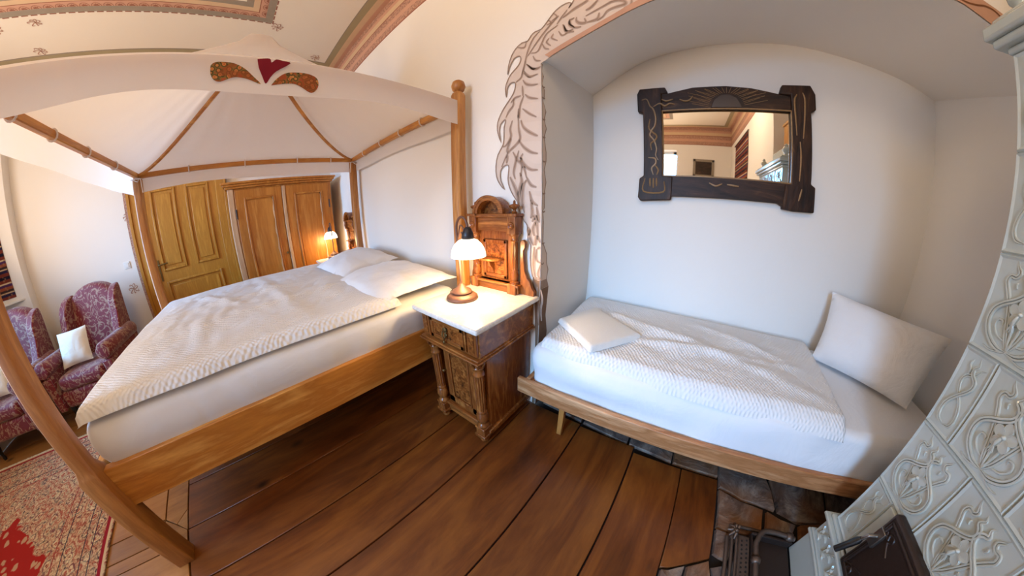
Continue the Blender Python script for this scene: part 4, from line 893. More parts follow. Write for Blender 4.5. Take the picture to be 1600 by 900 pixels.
m.prism([(cxx + R1 * cos(a), 1.25 + R1 * .9 * sin(a)) for a in A] + [(cxx + R0 * cos(a), 1.25 + R0 * .9 * sin(a)) for a in reversed(A)], lambda a, b, d: (a, 1.13 - d, b), 0, .085)
m.prism([(cxx + (R1 + .008) * cos(a), 1.25 + (R1 + .008) * .9 * sin(a)) for a in A] + [(cxx + (R1 - .008) * cos(a), 1.25 + (R1 - .008) * .9 * sin(a)) for a in reversed(A)], lambda a, b, d: (a, 1.13 - d, b), .07, .09)
pd = m.build('arched_pediment', M['walnut_x'], ns, .002)
MB().prism([(cxx + R0 * cos(a), 1.25 + R0 * .9 * sin(a)) for a in A], lambda a, b, d: (a, 1.13 - d, b), .005, .02).build('pediment_panel', M['burl'], pd, 0)
for s_ in (-1, 1):
    xb = gx0 + .012 if s_ < 0 else gx1 - .012
    P = [(0, .803), (.09, .803), (.092, .83), (.075, .85), (.062, .885), (.045, .90), (.028, .94), (.022, 1.0), (.020, 1.05), (.03, 1.07), (.032, 1.095), (.018, 1.112), (0, 1.10)]
    if s_ < 0: P = [(a * .35, b) for a, b in P]
    MB().prism([(xb + s_ * a, b) for a, b in P], lambda a, b, d: (a, 1.10 + d, b), 0, .022).build('scroll_bracket', M['walnut'], ns, .003)
ns2 = copy_tree(ns); ns2.location = (-.89 - 2.385, .88, 0)
tag(ns2, 'carved walnut nightstand mostly hidden behind the four-poster bed, its gallery beside the far post', 'nightstand')

# ---- table lamp
k = N('opal_glass_lit', .3); k.b.inputs['Emission Color'].default_value = (1, .83, .58, 1); k.b.inputs['Emission Strength'].default_value = 2.2; k.col((1, .93, .8, 1)); M['shade'] = k.m
k = N('lamp_bulb', .3); k.b.inputs['Emission Color'].default_value = (1, .75, .45, 1); k.b.inputs['Emission Strength'].default_value = 12; M['bulb'] = k.m
def lamp(bx, by, dirx, label, z=.803):
    L = thing('table_lamp', label, 'lamp', (bx, by, z), 'bedside table lamps')
    sx = bx + dirx * .068; k = .93
    MB().lathe([(0, z), (.082, z), (.087, z + .006), (.085, z + .016), (.072, z + .026), (.052, z + .032), (.056, z + .040), (.050, z + .050), (.028, z + .062), (.014, z + .080), (.011, z + .085), (0, z + .085)], (bx, by, 0), 32).build('lamp_base', M['lampbase'], L, smooth=True)
    pts = [(bx, by, z + .07), (bx - dirx * .004, by, z + .2), (bx - dirx * .012, by, z + .33 * k)] + [(bx + dirx * (.028 - .042 * cos(a)), by, z + .375 + .062 * sin(a)) for a in [radians(d) for d in (0, 30, 60, 90, 120, 150, 178)]]
    MB().tube(cat_rom(pts, 3), .0065, 10).build('lamp_arm', M['lampbase'], L, smooth=True)
    MB().tube(cat_rom([(bx - dirx * .004, by, z + .335), (bx + dirx * .016, by, z + .395), (bx + dirx * .04, by, z + .378), (bx + dirx * .035, by, z + .352), (bx + dirx * .02, by, z + .36)], 4), .0035, 6).build('scroll', M['lampbase'], L, smooth=True)
    MB().lathe([(.010, z + .388), (.018, z + .380), (.028, z + .358), (.032, z + .332), (.028, z + .326), (0, z + .326)], (sx, by, 0), 24).build('shade_cap', M['lampcap'], L, smooth=True)
    MB().lathe([(.026, z + .330), (.048, z + .322), (.068, z + .303), (.081, z + .280), (.087, z + .256), (.089, z + .240), (.086, z + .240), (.083, z + .256), (.077, z + .278), (.064, z + .299), (.045, z + .317), (.026, z + .324)], (sx, by, 0), 32).build('lamp_shade', M['shade'], L, smooth=True)
    MB().lathe([(0, z + .232), (.012, z + .234), (.02, z + .245), (.022, z + .262), (.018, z + .29), (.012, z + .32)], (sx, by, 0), 16).build('light_bulb', M['bulb'], L, smooth=True)
    pl = bpy.data.lights.new('lamp_light', 'POINT'); pl.energy = 6.2; pl.color = (1, .66, .32); pl.shadow_soft_size = .05
    po = bpy.data.objects.new('lamp_light', pl); COL.objects.link(po); po.location = (sx - bx, 0, .212); po.parent = L
    return L
lamp(-.975, .86, 1, 'lit table lamp with opal glass dome shade on the marble nightstand between the beds')
l2 = lamp(-3.43, .86, -1, 'lit table lamp with opal glass shade in front of the pine wardrobe')
MB().tube(cat_rom([(-1.04, .86, .808), (-1.09, .875, .807), (-1.115, .90, .807), (-1.135, .95, .807), (-1.15, 1.0, .79)], 4), .0025, 6).build('lamp_cord', M['lampcap'])
tag(bpy.data.objects['lamp_cord'], 'thin dark lamp cord running off the marble nightstand top', 'cord')

# ================================================================== WARDROBE
wd_ = thing('wardrobe', 'large two-door orange pine wardrobe with panelled doors and cornice, right of the door', 'wardrobe', (-4.0, .35, 0))
fx = -3.755
B('carcass', (XL + .005, fx, -.30, .995, .08, 1.80), M['ward'], wd_, .004)
m = MB().box(XL + .005, fx + .03, -.325, 1.02, 1.80, 1.825); m.box(XL + .005, fx + .05, -.345, 1.04, 1.825, 1.85); m.box(XL + .005, fx + .065, -.36, 1.055, 1.85, 1.875); m.build('cornice', M['ward'], wd_, .006)
m = MB().box(XL + .005, fx + .02, -.32, 1.015, 0, .10); m.build('plinth', M['ward'], wd_, .005)
for a, b, hs in ((-.215, .345, 1), (.395, .955, -1)):
    d = B('door', (fx, fx + .02, a, b, .13, 1.78), M['ward'], wd_, .004)
    frame_rect('door_moulding', fx + .02, fx + .034, a + .105, b - .085, .22, 1.68, .022, M['ward'], d, .006)
    B('door_panel', (fx + .012, fx + .024, a + .135, b - .115, .25, 1.65), M['ward'], d, .006)
    # worn shaped edge of the panel
    P = [(b - .128, 1.66)] + [(b - .122 + .007 * sin(i * 1.9), 1.66 - i * .07) for i in range(21)] + [(b - .108, 1.66 - 20 * .07), (b - .108, 1.66)]
    MB().prism(P, lambda p, q, e: (fx + .026 + e, p, q), 0, .014).build('worn_edge', M['worn'], d, .003)
    for z in (1.45, .45): MB().tube([(fx + .026, a if hs > 0 else b, z), (fx + .026, a if hs > 0 else b, z + .11)], .008, 8).build('hinge', M['iron'], d, smooth=True)
MB().box(fx, fx + .035, .352, .392, .13, 1.78).build('centre_strip', M['worn'], wd_, .006)
MB().lathe([(0, 0), (.012, .002), (.008, .01), (.014, .02), (.01, .03), (0, .033)], (fx + .02, .32, .95), 14, 'x').build('door_knob', M['brass'], wd_, smooth=True)
MB().box(fx, fx + .015, -.295, -.225, .1, 1.8).build('corner_post', M['worn'], wd_, .008)

# ================================================================== WING ARMCHAIRS
def armchair(loc, rz, label):
    t = thing('wing_armchair', label, 'armchair', (0, 0, 0), 'burgundy wing armchairs')
    br = M['brocade']
    def rb(nm, b, r, par=t, tw=None):
        m = MB().box(*b)
        o = m.build(nm, br, par, r, seg=5)
        if tw: 
            for v in o.data.vertices: tw(v.co)
        return o
    rb('seat_base', (-.36, .34, -.31, .31, .17, .34), .04)
    rb('seat_cushion', (-.27, .36, -.27, .27, .335, .475), .055)
    # backrest with an arched top, leaning backwards
    P = [(-.28, .30), (-.29, .85), (-.27, 1.02), (-.20, 1.09), (-.10, 1.135), (0, 1.15), (.10, 1.135), (.20, 1.09), (.27, 1.02), (.29, .85), (.28, .30)]
    MB().prism(cr2(P, 4), lambda a, b, d: (-.26 - (b - .3) * .22 + d, a, b), -.09, .07).build('backrest', br, t, .045, seg=4)
    for s_ in (-1, 1):
        # wing: profile in x-z, curved front edge
        W_ = [(-.40, .60), (-.44, 1.04), (-.36, 1.07), (-.27, 1.02), (-.20, .93), (-.17, .82), (-.10, .70), (-.06, .60)]
        MB().prism(cr2(W_ + W_[:1], 3)[:-1], lambda a, b, d: (a, s_ * (.29 + (a + .4) * .10) + d, b), -.045, .045).build('wing', br, t, .035, seg=3)
        A_ = [(-.36, .17), (-.36, .60), (.20, .585), (.33, .57), (.35, .50), (.34, .17)]
        ar = MB().prism(A_, lambda a, b, d: (a, s_ * .35 + d, b), -.045, .045).build('arm', br, t, .035, seg=3)
        MB().lathe([(0, -.34), (.06, -.33), (.076, -.30), (.078, .2), (.082, .33), (.07, .365), (.03, .375), (0, .372)], (0, s_ * .355, .585), 20, 'x').build('arm_roll', br, ar, smooth=True)
        MB().prism([(s_ * .31, .17), (s_ * .39, .17), (s_ * .40, .50), (s_ * .30, .50)], lambda a, b, d: (.345 + d, a, b), 0, .02).build('arm_front', br, ar, .01)
        for xx in (.29, -.32):
            MB().lathe([(.014, 0), (.018, .02), (.014, .05), (.024, .10), (.03, .15), (.028, .18)], (xx, s_ * .29, 0), 12).build('leg', M['black'], t, smooth=True)
    t.location = loc; t.rotation_euler = (0, 0, radians(rz)); return t
armchair((-3.50, -2.12, 0), -4, 'burgundy brocade wing armchair facing the bed, holding a cream cushion against its back')
armchair((-3.36, -3.015, 0), -2, 'burgundy brocade wing armchair under the striped wall hanging, mostly cut off by the bed post')
def cushion(C4, T, label, seed): pillow('cushion', C4, T, M['cushion'], label, 'cushion', 'cream cushions', seed, n=16)
cushion([(-3.33, -2.38, .50), (-3.36, -2.05, .50), (-3.52, -2.08, .80), (-3.49, -2.40, .80)], .13, 'small cream cushion leaning on the backrest of the armchair nearest the door', 4)
cushion([(-3.19, -3.22, .50), (-3.22, -2.93, .50), (-3.38, -2.95, .79), (-3.35, -3.24, .79)], .12, 'pale cushion at the left picture edge in the armchair behind the near bed post', 6)

# ================================================================== PERSIAN RUG
def rug_mat():
    k = N('persian_rug', .95, .1)
    tc = k.n('ShaderNodeTexCoord'); sp = k.n('ShaderNodeSeparateXYZ'); k.l(tc.outputs['Object'], sp.inputs[0])
    hx, hy = 1.5, 1.0
    ax = k.math('SUBTRACT', hx, k.math('ABSOLUTE', sp.outputs[0])); ay = k.math('SUBTRACT', hy, k.math('ABSOLUTE', sp.outputs[1]))
    v = tc.outputs['Object']
    wob = k.math('MULTIPLY', k.math('SUBTRACT', k.noise(v, 7, 3), .5), .22)
    d = k.math('MINIMUM', ax, ay)
    cre, red, dk, pink = hexc('c9b08c'), hexc('9a221c'), hexc('3b3440'), hexc('b07a68')
    vo = k.n('ShaderNodeTexVoronoi'); vo.inputs['Scale'].default_value = 11
    nd = k.n('ShaderNodeTexNoise'); nd.inputs['Scale'].default_value = 14; k.l(v, nd.inputs['Vector']); va = k.n('ShaderNodeVectorMath', operation='MULTIPLY_ADD'); k.l(nd.outputs['Color'], va.inputs[0]); va.inputs[1].default_value = (.07, .07, .07); k.l(v, va.inputs[2]); k.l(va.outputs[0], vo.inputs['Vector'])
    vp = k.n('ShaderNodeTexVoronoi'); vp.inputs['Scale'].default_value = 26; k.l(v, vp.inputs['Vector'])
    fl = k.ramp(vo.outputs['Distance'], [(.0, hexc('9c3a30')), (.22, hexc('d8c39c')), (.34, hexc('4a4652')), (.44, hexc('c2a584')), (.6, hexc('a86450')), (.75, cre)], 'CONSTANT')
    f2 = k.ramp(vp.outputs['Distance'], [(0, hexc('53302c')), (.25, hexc('c8ad88')), (.5, hexc('a55a48')), (.7, hexc('d0bb98'))], 'CONSTANT')
    lace = k.mix(.45, fl, f2)
    lines = k.noise(v, 26, 3, .5, 1.5); la = k.math('ABSOLUTE', k.math('SUBTRACT', lines, .5))
    lace = k.mix(k.ramp(la, [(.01, (.7, .7, .7, 1)), (.03, (0, 0, 0, 1))]), lace, hexc('4a2c2c'))
    redf = k.mix(k.ramp(vo.outputs['Distance'], [(.26, (.85, .85, .85, 1)), (.33, (0, 0, 0, 1))]), red, hexc('b89a78'))
    dd = k.math('ADD', k.math('MINIMUM', d, k.math('MULTIPLY_ADD', k.math('ADD', ax, ay), .5, -.39)), wob)
    c = k.mix(k.ramp(dd, [(.0, (0, 0, 0, 1)), (.52, (0, 0, 0, 1)), (.525, (1, 1, 1, 1))]), lace, redf)
    for p0, p1, cc in ((.0, .018, cre), (.018, .045, hexc('8c1f2a')), (.12, .128, dk), (.19, .198, dk), (.36, .368, dk), (.43, .438, hexc('8c3030'))):
        msk = k.math('MULTIPLY', k.math('GREATER_THAN', d, p0), k.math('LESS_THAN', d, p1)); c = k.mix(msk, c, cc)
    k.col(c); k.bump(k.noise(v, 300, 2), .4, .003); return k.m
rg = thing('persian_rug', 'red and cream persian rug with floral border at the foot of the four-poster bed', 'rug', (-1.38, -2.54, 0))
ro = MB().grid(lambda u, v: (-2.88 + 3.0 * u, -3.54 + .02 + 1.99 * v, .010 + .001 * sin(u * 30)), 30, 20).build('rug_field', rug_mat(), rg, fixn=False)
ro.data.transform(Matrix.Translation((0, 0, 0))); md = ro.modifiers.new('solid', 'SOLIDIFY'); md.thickness = .009; md.offset = -1
m = MB(); random.seed(5)
for i in range(230):
    y = -3.46 + i * .0084; m.tube([(-2.88, y, .006), (-2.91 - random.random() * .01, y + random.uniform(-.004, .004), .003)], .0016, 4)
fo = m.build('fringe', M['cushion'], rg, kind='stuff')

# ================================================================== WALL HANGING, SHELF
def kilim_mat(name, ax, sc):
    k = N(name, .95, .1); tc = k.n('ShaderNodeTexCoord'); sp = k.n('ShaderNodeSeparateXYZ'); k.l(tc.outputs['Object'], sp.inputs[0])
    z = sp.outputs[2]; fr_ = k.math('FRACT', k.math('MULTIPLY', z, sc))
    c = k.ramp(fr_, [(0, hexc('6e3227')), (.14, hexc('2a2440')), (.26, hexc('b79a78')), (.32, hexc('3a2a2a')), (.42, hexc('8a4a34')), (.55, hexc('4b2c52')), (.66, hexc('c9b08c')), (.72, hexc('6e3227')), (.86, hexc('1e1a2a'))], 'CONSTANT')
    vo = k.n('ShaderNodeTexVoronoi'); vo.inputs['Scale'].default_value = 22; k.l(tc.outputs['Object'], vo.inputs['Vector'])
    c = k.mix(k.ramp(vo.outputs['Distance'], [(.2, (.6, .6, .6, 1)), (.3, (0, 0, 0, 1))]), c, hexc('8c6a4c')); k.col(c); return k.m
kh = thing('striped_wall_hanging', 'striped dark red and indigo woven wall hanging at the left picture edge', 'wall hanging', (XL + .13, -3.3, 1.95))
B('hanging_cloth', (XL + .122, XL + .130, -3.46, -3.135, 1.24, 1.95), kilim_mat('kilim_left', 2, 4.2), kh, .002)
MB().tube([(XL + .135, -3.47, 1.95), (XL + .135, -3.125, 1.95)], .009, 8).build('hanging_rod', M['pine'], kh, smooth=True)
sf = thing('wall_shelf', 'small white triangular shelf below the striped wall hanging', 'shelf', (XL + .12, -3.2, 1.19))
MB().prism([(XL + .12, -3.40), (XL + .12, -3.04), (XL + .26, -3.25)], lambda a, b, d: (a, b, 1.18 + d), 0, .02).build('shelf_board', M['plastic'], sf, .003)
kr = thing('dark_wall_hanging', 'dark patterned woven hanging seen in the mirror beside the corner', 'wall hanging', (1.19, -2.3, 2.6))
B('hanging_cloth', (1.185, 1.195, -2.85, -1.65, 1.3, 2.95), kilim_mat('kilim_right', 2, 3.3), kr, .002)
MB().tube([(1.18, -2.9, 2.95), (1.18, -1.6, 2.95)], .012, 8).build('hanging_rod', M['oak'], kr, smooth=True)
pc = thing('framed_picture', 'small dark framed picture on the far wall, seen in the mirror', 'picture', (.52, YF, 2.45))
frame_rect2 = MB(); 
for (a, b, c, d) in ((.27, .79, 2.30, 2.36), (.27, .79, 2.68, 2.74), (.27, .33, 2.30, 2.74), (.73, .79, 2.30, 2.74)): frame_rect2.box(a, b, YF, YF + .03, c, d)
frame_rect2.build('picture_frame', M['c_grey'], pc, .004); B('picture_print', (.32, .74, YF, YF + .012, 2.35, 2.69), M['oak'], pc, 0)

# ================================================================== NICHE BED
nb = thing('niche_bed', 'low single bed frame of pale grained wood standing in the arched niche', 'bed', (.5, 1.4, 0))
m = MB().box(-.655, 1.68, .930, .958, .272, .372); m.build('front_board', M['pale'], nb, .005)
m = MB().box(-.612, -.588, .958, 1.83, .272, .372); m.build('end_board', M['pale'], nb, .004)
m = MB().box(1.655, 1.68, .958, 1.83, .272, .372); m.build('end_board', M['pale'], nb, .004)
m = MB().box(-.588, 1.655, 1.81, 1.835, .272, .372); m.build('back_board', M['pale'], nb, .004)
MB().box(-.588, 1.655, .958, 1.02, .335, .352).build('inner_ledge', M['pale'], nb, .002)
for i in range(13):
    x = -.55 + i * .175; B('slat', (x, x + .09, 1.0, 1.81, .335, .353), M['pine'], nb, .002)
for x, y in ((-.385, 1.0), (1.45, 1.0), (-.385, 1.74), (1.45, 1.74)):
    P = [(x - .018, y - .018), (x + .018, y - .018), (x + .018, y + .018), (x - .018, y + .018)]
    m = MB(); m.add([(a, b, .30) for a, b in P] + [(x + (a - x) * .8, y + (b - y) * .8, 0) for a, b in P], [(0, 1, 2, 3), (7, 6, 5, 4)] + [(i, i + 4, (i + 1) % 4 + 4, (i + 1) % 4) for i in range(4)])
    m.build('leg', M['pine_z'], nb, .003)
mt2 = soft_box('mattress', -.598, 1.66, .966, 1.828, .354, .585, .055, M['sheet'], .006, seed=9, side_wr=.016)
tag(mt2, 'low mattress in a crisp white fitted sheet on the single niche bed', 'mattress')
dv2 = duvet('duvet', [(-.565, .992), (.935, .962), (1.03, 1.80), (-.585, 1.80)], .586, .042, 12, M['duvet'], wr=.012, nu=110, nv=70, edge=.04,
            hang=lambda x, y: -.035 * max(0, (1.03 - y) / .06) if y < 1.03 else 0,
            lines=[(-.3, 1.5, .9, 1.1, .016, .04), (-.1, 1.25, .8, 1.35, .012, .03), (.0, 1.1, .9, 1.02, .010, .025), (.1, 1.7, .7, 1.4, .012, .035)])
tag(dv2, 'rumpled white seersucker duvet on the single niche bed under the mirror', 'duvet')
tw = duvet('towel', [(-.565, 1.22), (-.285, 1.0), (-.085, 1.28), (-.43, 1.52)], .632, .030, 20, M['towel'], wr=.002, nu=40, nv=40, edge=.02)
tag(tw, 'folded cream terry towel lying on the duvet of the niche bed', 'towel')
pillow('pillow', [(.995, 1.62, .60), (1.44, 1.24, .605), (1.60, 1.33, .97), (1.06, 1.76, .985)], .21, M['pillow'], 'large white pillow leaning upright in the corner of the niche bed beside the tiled stove', 'pillow', None, 7)

# ================================================================== MIRROR
mi = thing('carved_mirror', 'dark carved wooden mirror with rising sun and curling vines, hanging on the niche wall', 'mirror', (.28, YN, 1.75))
MPM = lambda a, b, d: (a, YN - .004 - d, b)
O = M_OUT; I = M_IN  # I: TL, TR, BR, BL
bl, br_, tr, tl = I[3], I[2], I[1], I[0]
MB().prism([tl, tr, br_, bl], MPM, 0, .012).build('mirror_glass', M['mirror'], mi, 0)
# outline indices: 0-3 left top ear, 3..8 top arc, 8-12 right top ear, 13-16 right bottom ear, 17.. bottom, 20-27 left
MB().prism([(O[3][0], O[3][1])] + O[4:8] + [(tr[0], O[7][1] - .01), tr, tl, (tl[0], O[3][1])], MPM, .0, .036).build('top_rail', M['oak'], mi, .005)
MB().prism([(tr[0], O[7][1] + .002)] + O[7:17] + [(O[17][0], O[17][1]), (O[17][0] + .004, br_[1] - .008), br_, tr], MPM, .0, .042).build('side_stile', M['oak_z'], mi, .007)
MB().prism([O[2], O[3], (tl[0], O[3][1] - .004), tl, bl, (O[20][0], bl[1] - .003), O[20], O[21], O[22], O[23], O[24], O[25], O[26], O[27], O[0], O[1]], MPM, .0, .042).build('side_stile', M['oak_z'], mi, .007)
MB().prism([bl, br_, (O[17][0] + .03, br_[1] - .008), (O[17][0] + .01, O[17][1] + .012), O[18], O[19], (O[20][0] - .005, O[20][1]), (O[20][0] - .01, bl[1] - .003)], MPM, .0, .036).build('bottom_rail', M['oak'], mi, .005)
m = MB()
for a, b in ((tl, tr), (tr, br_), (br_, bl), (bl, tl)): m.tube([MPM(a[0], a[1], .034), MPM(b[0], b[1], .034)], .005, 6)
m.build('inner_bead', M['gilt'], mi, smooth=True)
m = MB()
for l in M_CARVE:
    c = cr2(l, 4); m.tube([MPM(a, b, .0425) for a, b in c], [.0025 + .0035 * sin(pi * (i + .5) / len(c)) for i in range(len(c))], 6)
m.build('vine_carving', M['gilt'], mi, smooth=True, kind='stuff')
so_ = MB().prism(M_SUN, MPM, .034, .044).build('sun_carving', M['sun'], mi, .003)
m = MB()
for l in M_RAYS: m.tube([MPM(a, b, .037) for a, b in l], .0016, 5)
m.build('sun_ray', M['gilt'], so_, smooth=True, kind='stuff')

# ================================================================== TILED STOVE
SX, SY0, SY1 = 1.0, -.065, .775
st = thing('tiled_stove', 'tall pale grey-green glazed tile stove with raised floral ornament and iron fire door', 'stove', (1.37, .35, 0))
B('stove_core', (SX + .004, XR - .01, SY0 + .002, SY1 - .002, .30, 1.885), M['tile'], st, .004)
ZT0, PT, WT = .32, .26, .24
def tile_mesh(w_, h_):
    m = MB(); g = .0012; w2, h2 = w_ / 2 - g, h_ / 2 - g; r = .012
    vs = [(.016, -w2, -h2), (.016, w2, -h2), (.016, w2, h2), (.016, -w2, h2), (.002, -w2, -h2), (.002, w2, -h2), (.002, w2, h2), (.002, -w2, h2),
          (-.0035, -w2 + .004, -h2 + .004), (-.0035, w2 - .004, -h2 + .004), (-.0035, w2 - .004, h2 - .004), (-.0035, -w2 + .004, h2 - .004),
          (.001, -w2 + .011, -h2 + .011), (.001, w2 - .011, -h2 + .011), (.001, w2 - .011, h2 - .011), (.001, -w2 + .011, h2 - .011)]
    fs = [(0, 1, 5, 4), (1, 2, 6, 5), (2, 3, 7, 6), (3, 0, 4, 7)]
    for k_ in (4, 8): fs += [(k_ + i, k_ + (i + 1) % 4, k_ + 4 + (i + 1) % 4, k_ + 4 + i) for i in range(4)]
    fs.append((12, 13, 14, 15)); m.add(vs, fs); return m
RL = {}
def offs(c, o):
    out = []
    for i in range(len(c)):
        a = c[max(i - 1, 0)]; b = c[min(i + 1, len(c) - 1)]; L = math.hypot(b[0] - a[0], b[1] - a[1]) or 1
        out.append((c[i][0] - (b[1] - a[1]) / L * o, c[i][1] + (b[0] - a[0]) / L * o))
    return out
def tubes(ls, flip=(1,)):
    """ls: (points, half width, double ridge?, lift); tapering at the end"""
    m = MB()
    for s_ in flip:
        for pts, hw, dbl, up in ls:
            c = cr2(pts, 6); n = len(c)
            for o in ((-hw * .55, hw * .55) if dbl else (0,)):
                q = [(a, b) for a, b in c]
                w0 = [min(1, .35 + i / (n * .12)) * min(1, .12 + (n - 1 - i) / (n * .22)) for i in range(n)]
                q2 = offs(q, 0); base = offs(q, 1)
                q2 = [(q[i][0] + (base[i][0] - q[i][0]) * o * w0[i], q[i][1] + (base[i][1] - q[i][1]) * o * w0[i]) for i in range(n)]
                r = hw * (.62 if dbl else 1)
                m.tube([(.001 - up * sin(pi * i / (n - 1)), -s_ * a, b) for i, (a, b) in enumerate(q2)], [max(.0006, r * w0[i]) for i in range(n)], 6, flat=(Vector((1, 0, 0)), 1.15))
    return m
full = [([(0, -.102), (-.035, -.100), (-.070, -.078), (-.086, -.045), (-.080, -.012), (-.058, .008), (-.032, .022), (-.008, .040), (.0, .058), (-.008, .072), (-.020, .080), (-.012, .094), (-.020, .106)], .0072, True, .004),
        ([(0, -.102), (-.018, -.070), (-.032, -.030), (-.046, .010), (-.062, .042), (-.072, .062), (-.066, .078), (-.050, .078), (-.042, .090), (-.052, .104), (-.058, .118)], .0062, True, .0),
        ([(-.012, -.080), (-.044, -.072), (-.062, -.052), (-.058, -.034), (-.044, -.034), (-.042, -.046)], .0036, False, .001),
        ([(-.038, .050), (-.042, .060), (-.038, .066)], .0032, False, .001),
        ([(0, -.1), (-.008, -.06), (-.012, -.03)], .0042, False, .001),
        ([(-.075, -.110), (-.05, -.114), (-.02, -.108), (0, -.102)], .0030, False, .0)]
m = tubes(full, (1, -1))
for k_ in range(5):   # five petalled flower
    a = pi / 2 + k_ * 2 * pi / 5; cy_, cz_ = .021 * cos(a), -.004 + .021 * sin(a)
    vs = [(.0 - .006, 0, -.004)]; fs = []; n_ = 12
    for i in range(n_):
        t = 2 * pi * i / n_; lr = .0155 * (1 + .12 * cos(2 * (t - a))); vs.append((-.008 + .003 * cos(t - a) ** 2, cy_ + lr * cos(t), cz_ + lr * sin(t)))
    for i in range(n_):
        t = 2 * pi * i / n_; vs.append((.002, cy_ + .0175 * cos(t), cz_ + .0175 * sin(t)))
    vs[0] = (-.005, cy_, cz_)
    for i in range(n_): j_ = (i + 1) % n_; fs += [(0, 1 + i, 1 + j_), (1 + i, 1 + n_ + i, 1 + n_ + j_, 1 + j_)]
    m.add(vs, fs)
m.lathe([(0, .014), (.004, .012), (.0065, .007), (.007, 0)], (.0, 0, -.004), 10, '-x')
m.tube([(-.008, .002, -.006), (-.013, .006, -.022), (-.009, .009, -.038)], [.003, .0055, .002], 8)
for k_ in range(6): m.tube([(-.010, .008 + (k_ - 2.5) * .001, -.034), (-.008, .010 + (k_ - 2.5) * .0045, -.05 - .004 * (k_ % 2))], [.0018, .0010], 5)
RL['full'] = m
half = [([(.004, -.100), (-.022, -.092), (-.032, -.068), (-.026, -.038), (-.006, -.008), (.014, .014), (.026, .034), (.024, .052), (.008, .064), (.002, .080), (.012, .092), (.006, .112)], .0058, True, .003),
        ([(.004, -.100), (.026, -.090), (.030, -.064), (.020, -.034), (.0, -.008), (-.016, .014), (-.022, .036), (-.014, .054), (.002, .062), (.016, .070), (.024, .084), (.040, .092)], .0052, True, .0),
        ([(-.014, .058), (-.010, .074), (-.018, .088), (-.014, .104)], .004, False, .001)]
RL['half'] = tubes(half)
ME = {}
for key, w_ in (('full', WT), ('half', WT / 2)):
    a = tile_mesh(w_, PT).build('tile', M['tile'], None, 0, smooth=False); b = RL[key].build('relief', M['relief'], None, 0, smooth=True); ME[key] = (a.data, b.data)
    bpy.data.objects.remove(a); bpy.data.objects.remove(b)
def put_tile(key, y, z):
    o = bpy.data.objects.new('tile', ME[key][0]); COL.objects.link(o); o.parent = st; o.location = (SX - 1.37, y - .35, z)
    r_ = bpy.data.objects.new('relief', ME[key][1]); COL.objects.link(r_); r_.parent = o
for r in range(6):
    zc = ZT0 + PT * (r + .5); halfrow = r in (0, 2, 4); y = SY1
    seq = ['half', 'full', 'full', 'full'] if halfrow else ['full', 'full', 'full', 'half']
    for key in seq:
        w_ = WT if key == 'full' else WT / 2
        if not (r == 0 and key == 'full' and y > .2): put_tile(key, y - w_ / 2, zc)
        y -= w_
# plinth, leaf frieze and mouldings
B('plinth', (SX - .02, XR - .01, SY0 - .02, SY1 + .02, 0, .165), M['tile'], st, .006)
m = MB().box(SX - .032, XR - .01, SY0 - .03, SY1 + .032, .165, .180); m.box(SX - .026, XR - .01, SY0 - .025, SY1 + .026, .180, .192)
m.box(SX - .026, XR - .01, SY0 - .025, SY1 + .026, .280, .290); m.box(SX - .036, XR - .01, SY0 - .035, SY1 + .036, .290, .305); m.box(SX - .016, XR - .01, SY0 - .015, SY1 + .016, .305, .32)
m.build('plinth_moulding', M['tile'], st, .005, seg=3)
fz = B('frieze', (SX - .012, XR - .01, SY0 - .01, SY1 + .012, .19, .282), M['tile'], st, .003)
leaf = MB()
def leafm(cy, cz, ang, L, W_):
    n = 5; vs = []; fs = []
    for i in range(n + 1):
        t = i / n; w_ = W_ * sin(pi * min(1, t * .92 + .06)); cu = ang + .5 * t
        x = cy + cos(cu) * L * t; z = cz + sin(cu) * L * t; px, pz = -sin(cu), cos(cu)
        vs += [(SX - .0115, x + px * w_, z + pz * w_), (SX - .0185, x, z), (SX - .0115, x - px * w_, z - pz * w_)]
    for i in range(n): fs += [(3 * i, 3 * i + 1, 3 * i + 4, 3 * i + 3), (3 * i + 1, 3 * i + 2, 3 * i + 5, 3 * i + 4)]
    leaf.add(vs, fs)
y = SY1 - .04
while y > SY0 + .03:
    leaf.tube([(SX - .013, y + .035, .205), (SX - .016, y + .015, .222), (SX - .016, y, .24), (SX - .013, y - .02, .27)], .003, 6)
    leafm(y + .02, .215, 1.2, .04, .009); leafm(y, .235, 2.6, .036, .009); leafm(y + .005, .235, .3, .036, .009); leafm(y - .01, .25, 1.9, .03, .007); leafm(y + .025, .21, 3.0, .03, .007); leafm(y - .005, .215, -.4, .03, .008)
    leaf.lathe([(0, .007), (.004, .006), (.006, 0)], (SX - .012, y - .022, .262), 8, '-x'); y -= .085
leaf.build('leaf_relief', M['relief'], fz, smooth=True, fixn=False)
# cornice and crown
m = MB().box(SX - .01, XR - .01, SY0 - .01, SY1 + .01, 1.88, 1.90); m.box(SX - .035, XR - .01, SY0 - .03, SY1 + .035, 1.90, 1.925); m.box(SX - .05, XR - .01, SY0 - .045, SY1 + .05, 1.925, 1.965); m.box(SX - .03, XR - .01, SY0 - .03, SY1 + .03, 1.965, 1.985)
m.build('cornice', M['tile'], st, .009, seg=3)
B('upper_tier', (SX + .12, XR - .01, SY0 + .1, SY1 - .10, 1.98, 2.16), M['tile'], st, .012)
for yy in (SY1 - .03, SY0 + .03):
    MB().lathe([(.03, 1.983), (.034, 1.99), (.02, 2.0), (.018, 2.01), (.034, 2.03), (.038, 2.05), (.03, 2.07), (.016, 2.08), (.02, 2.09), (.012, 2.105), (0, 2.11)], (SX + .035, yy, 0), 20).build('corner_finial', M['tile'], st, smooth=True)
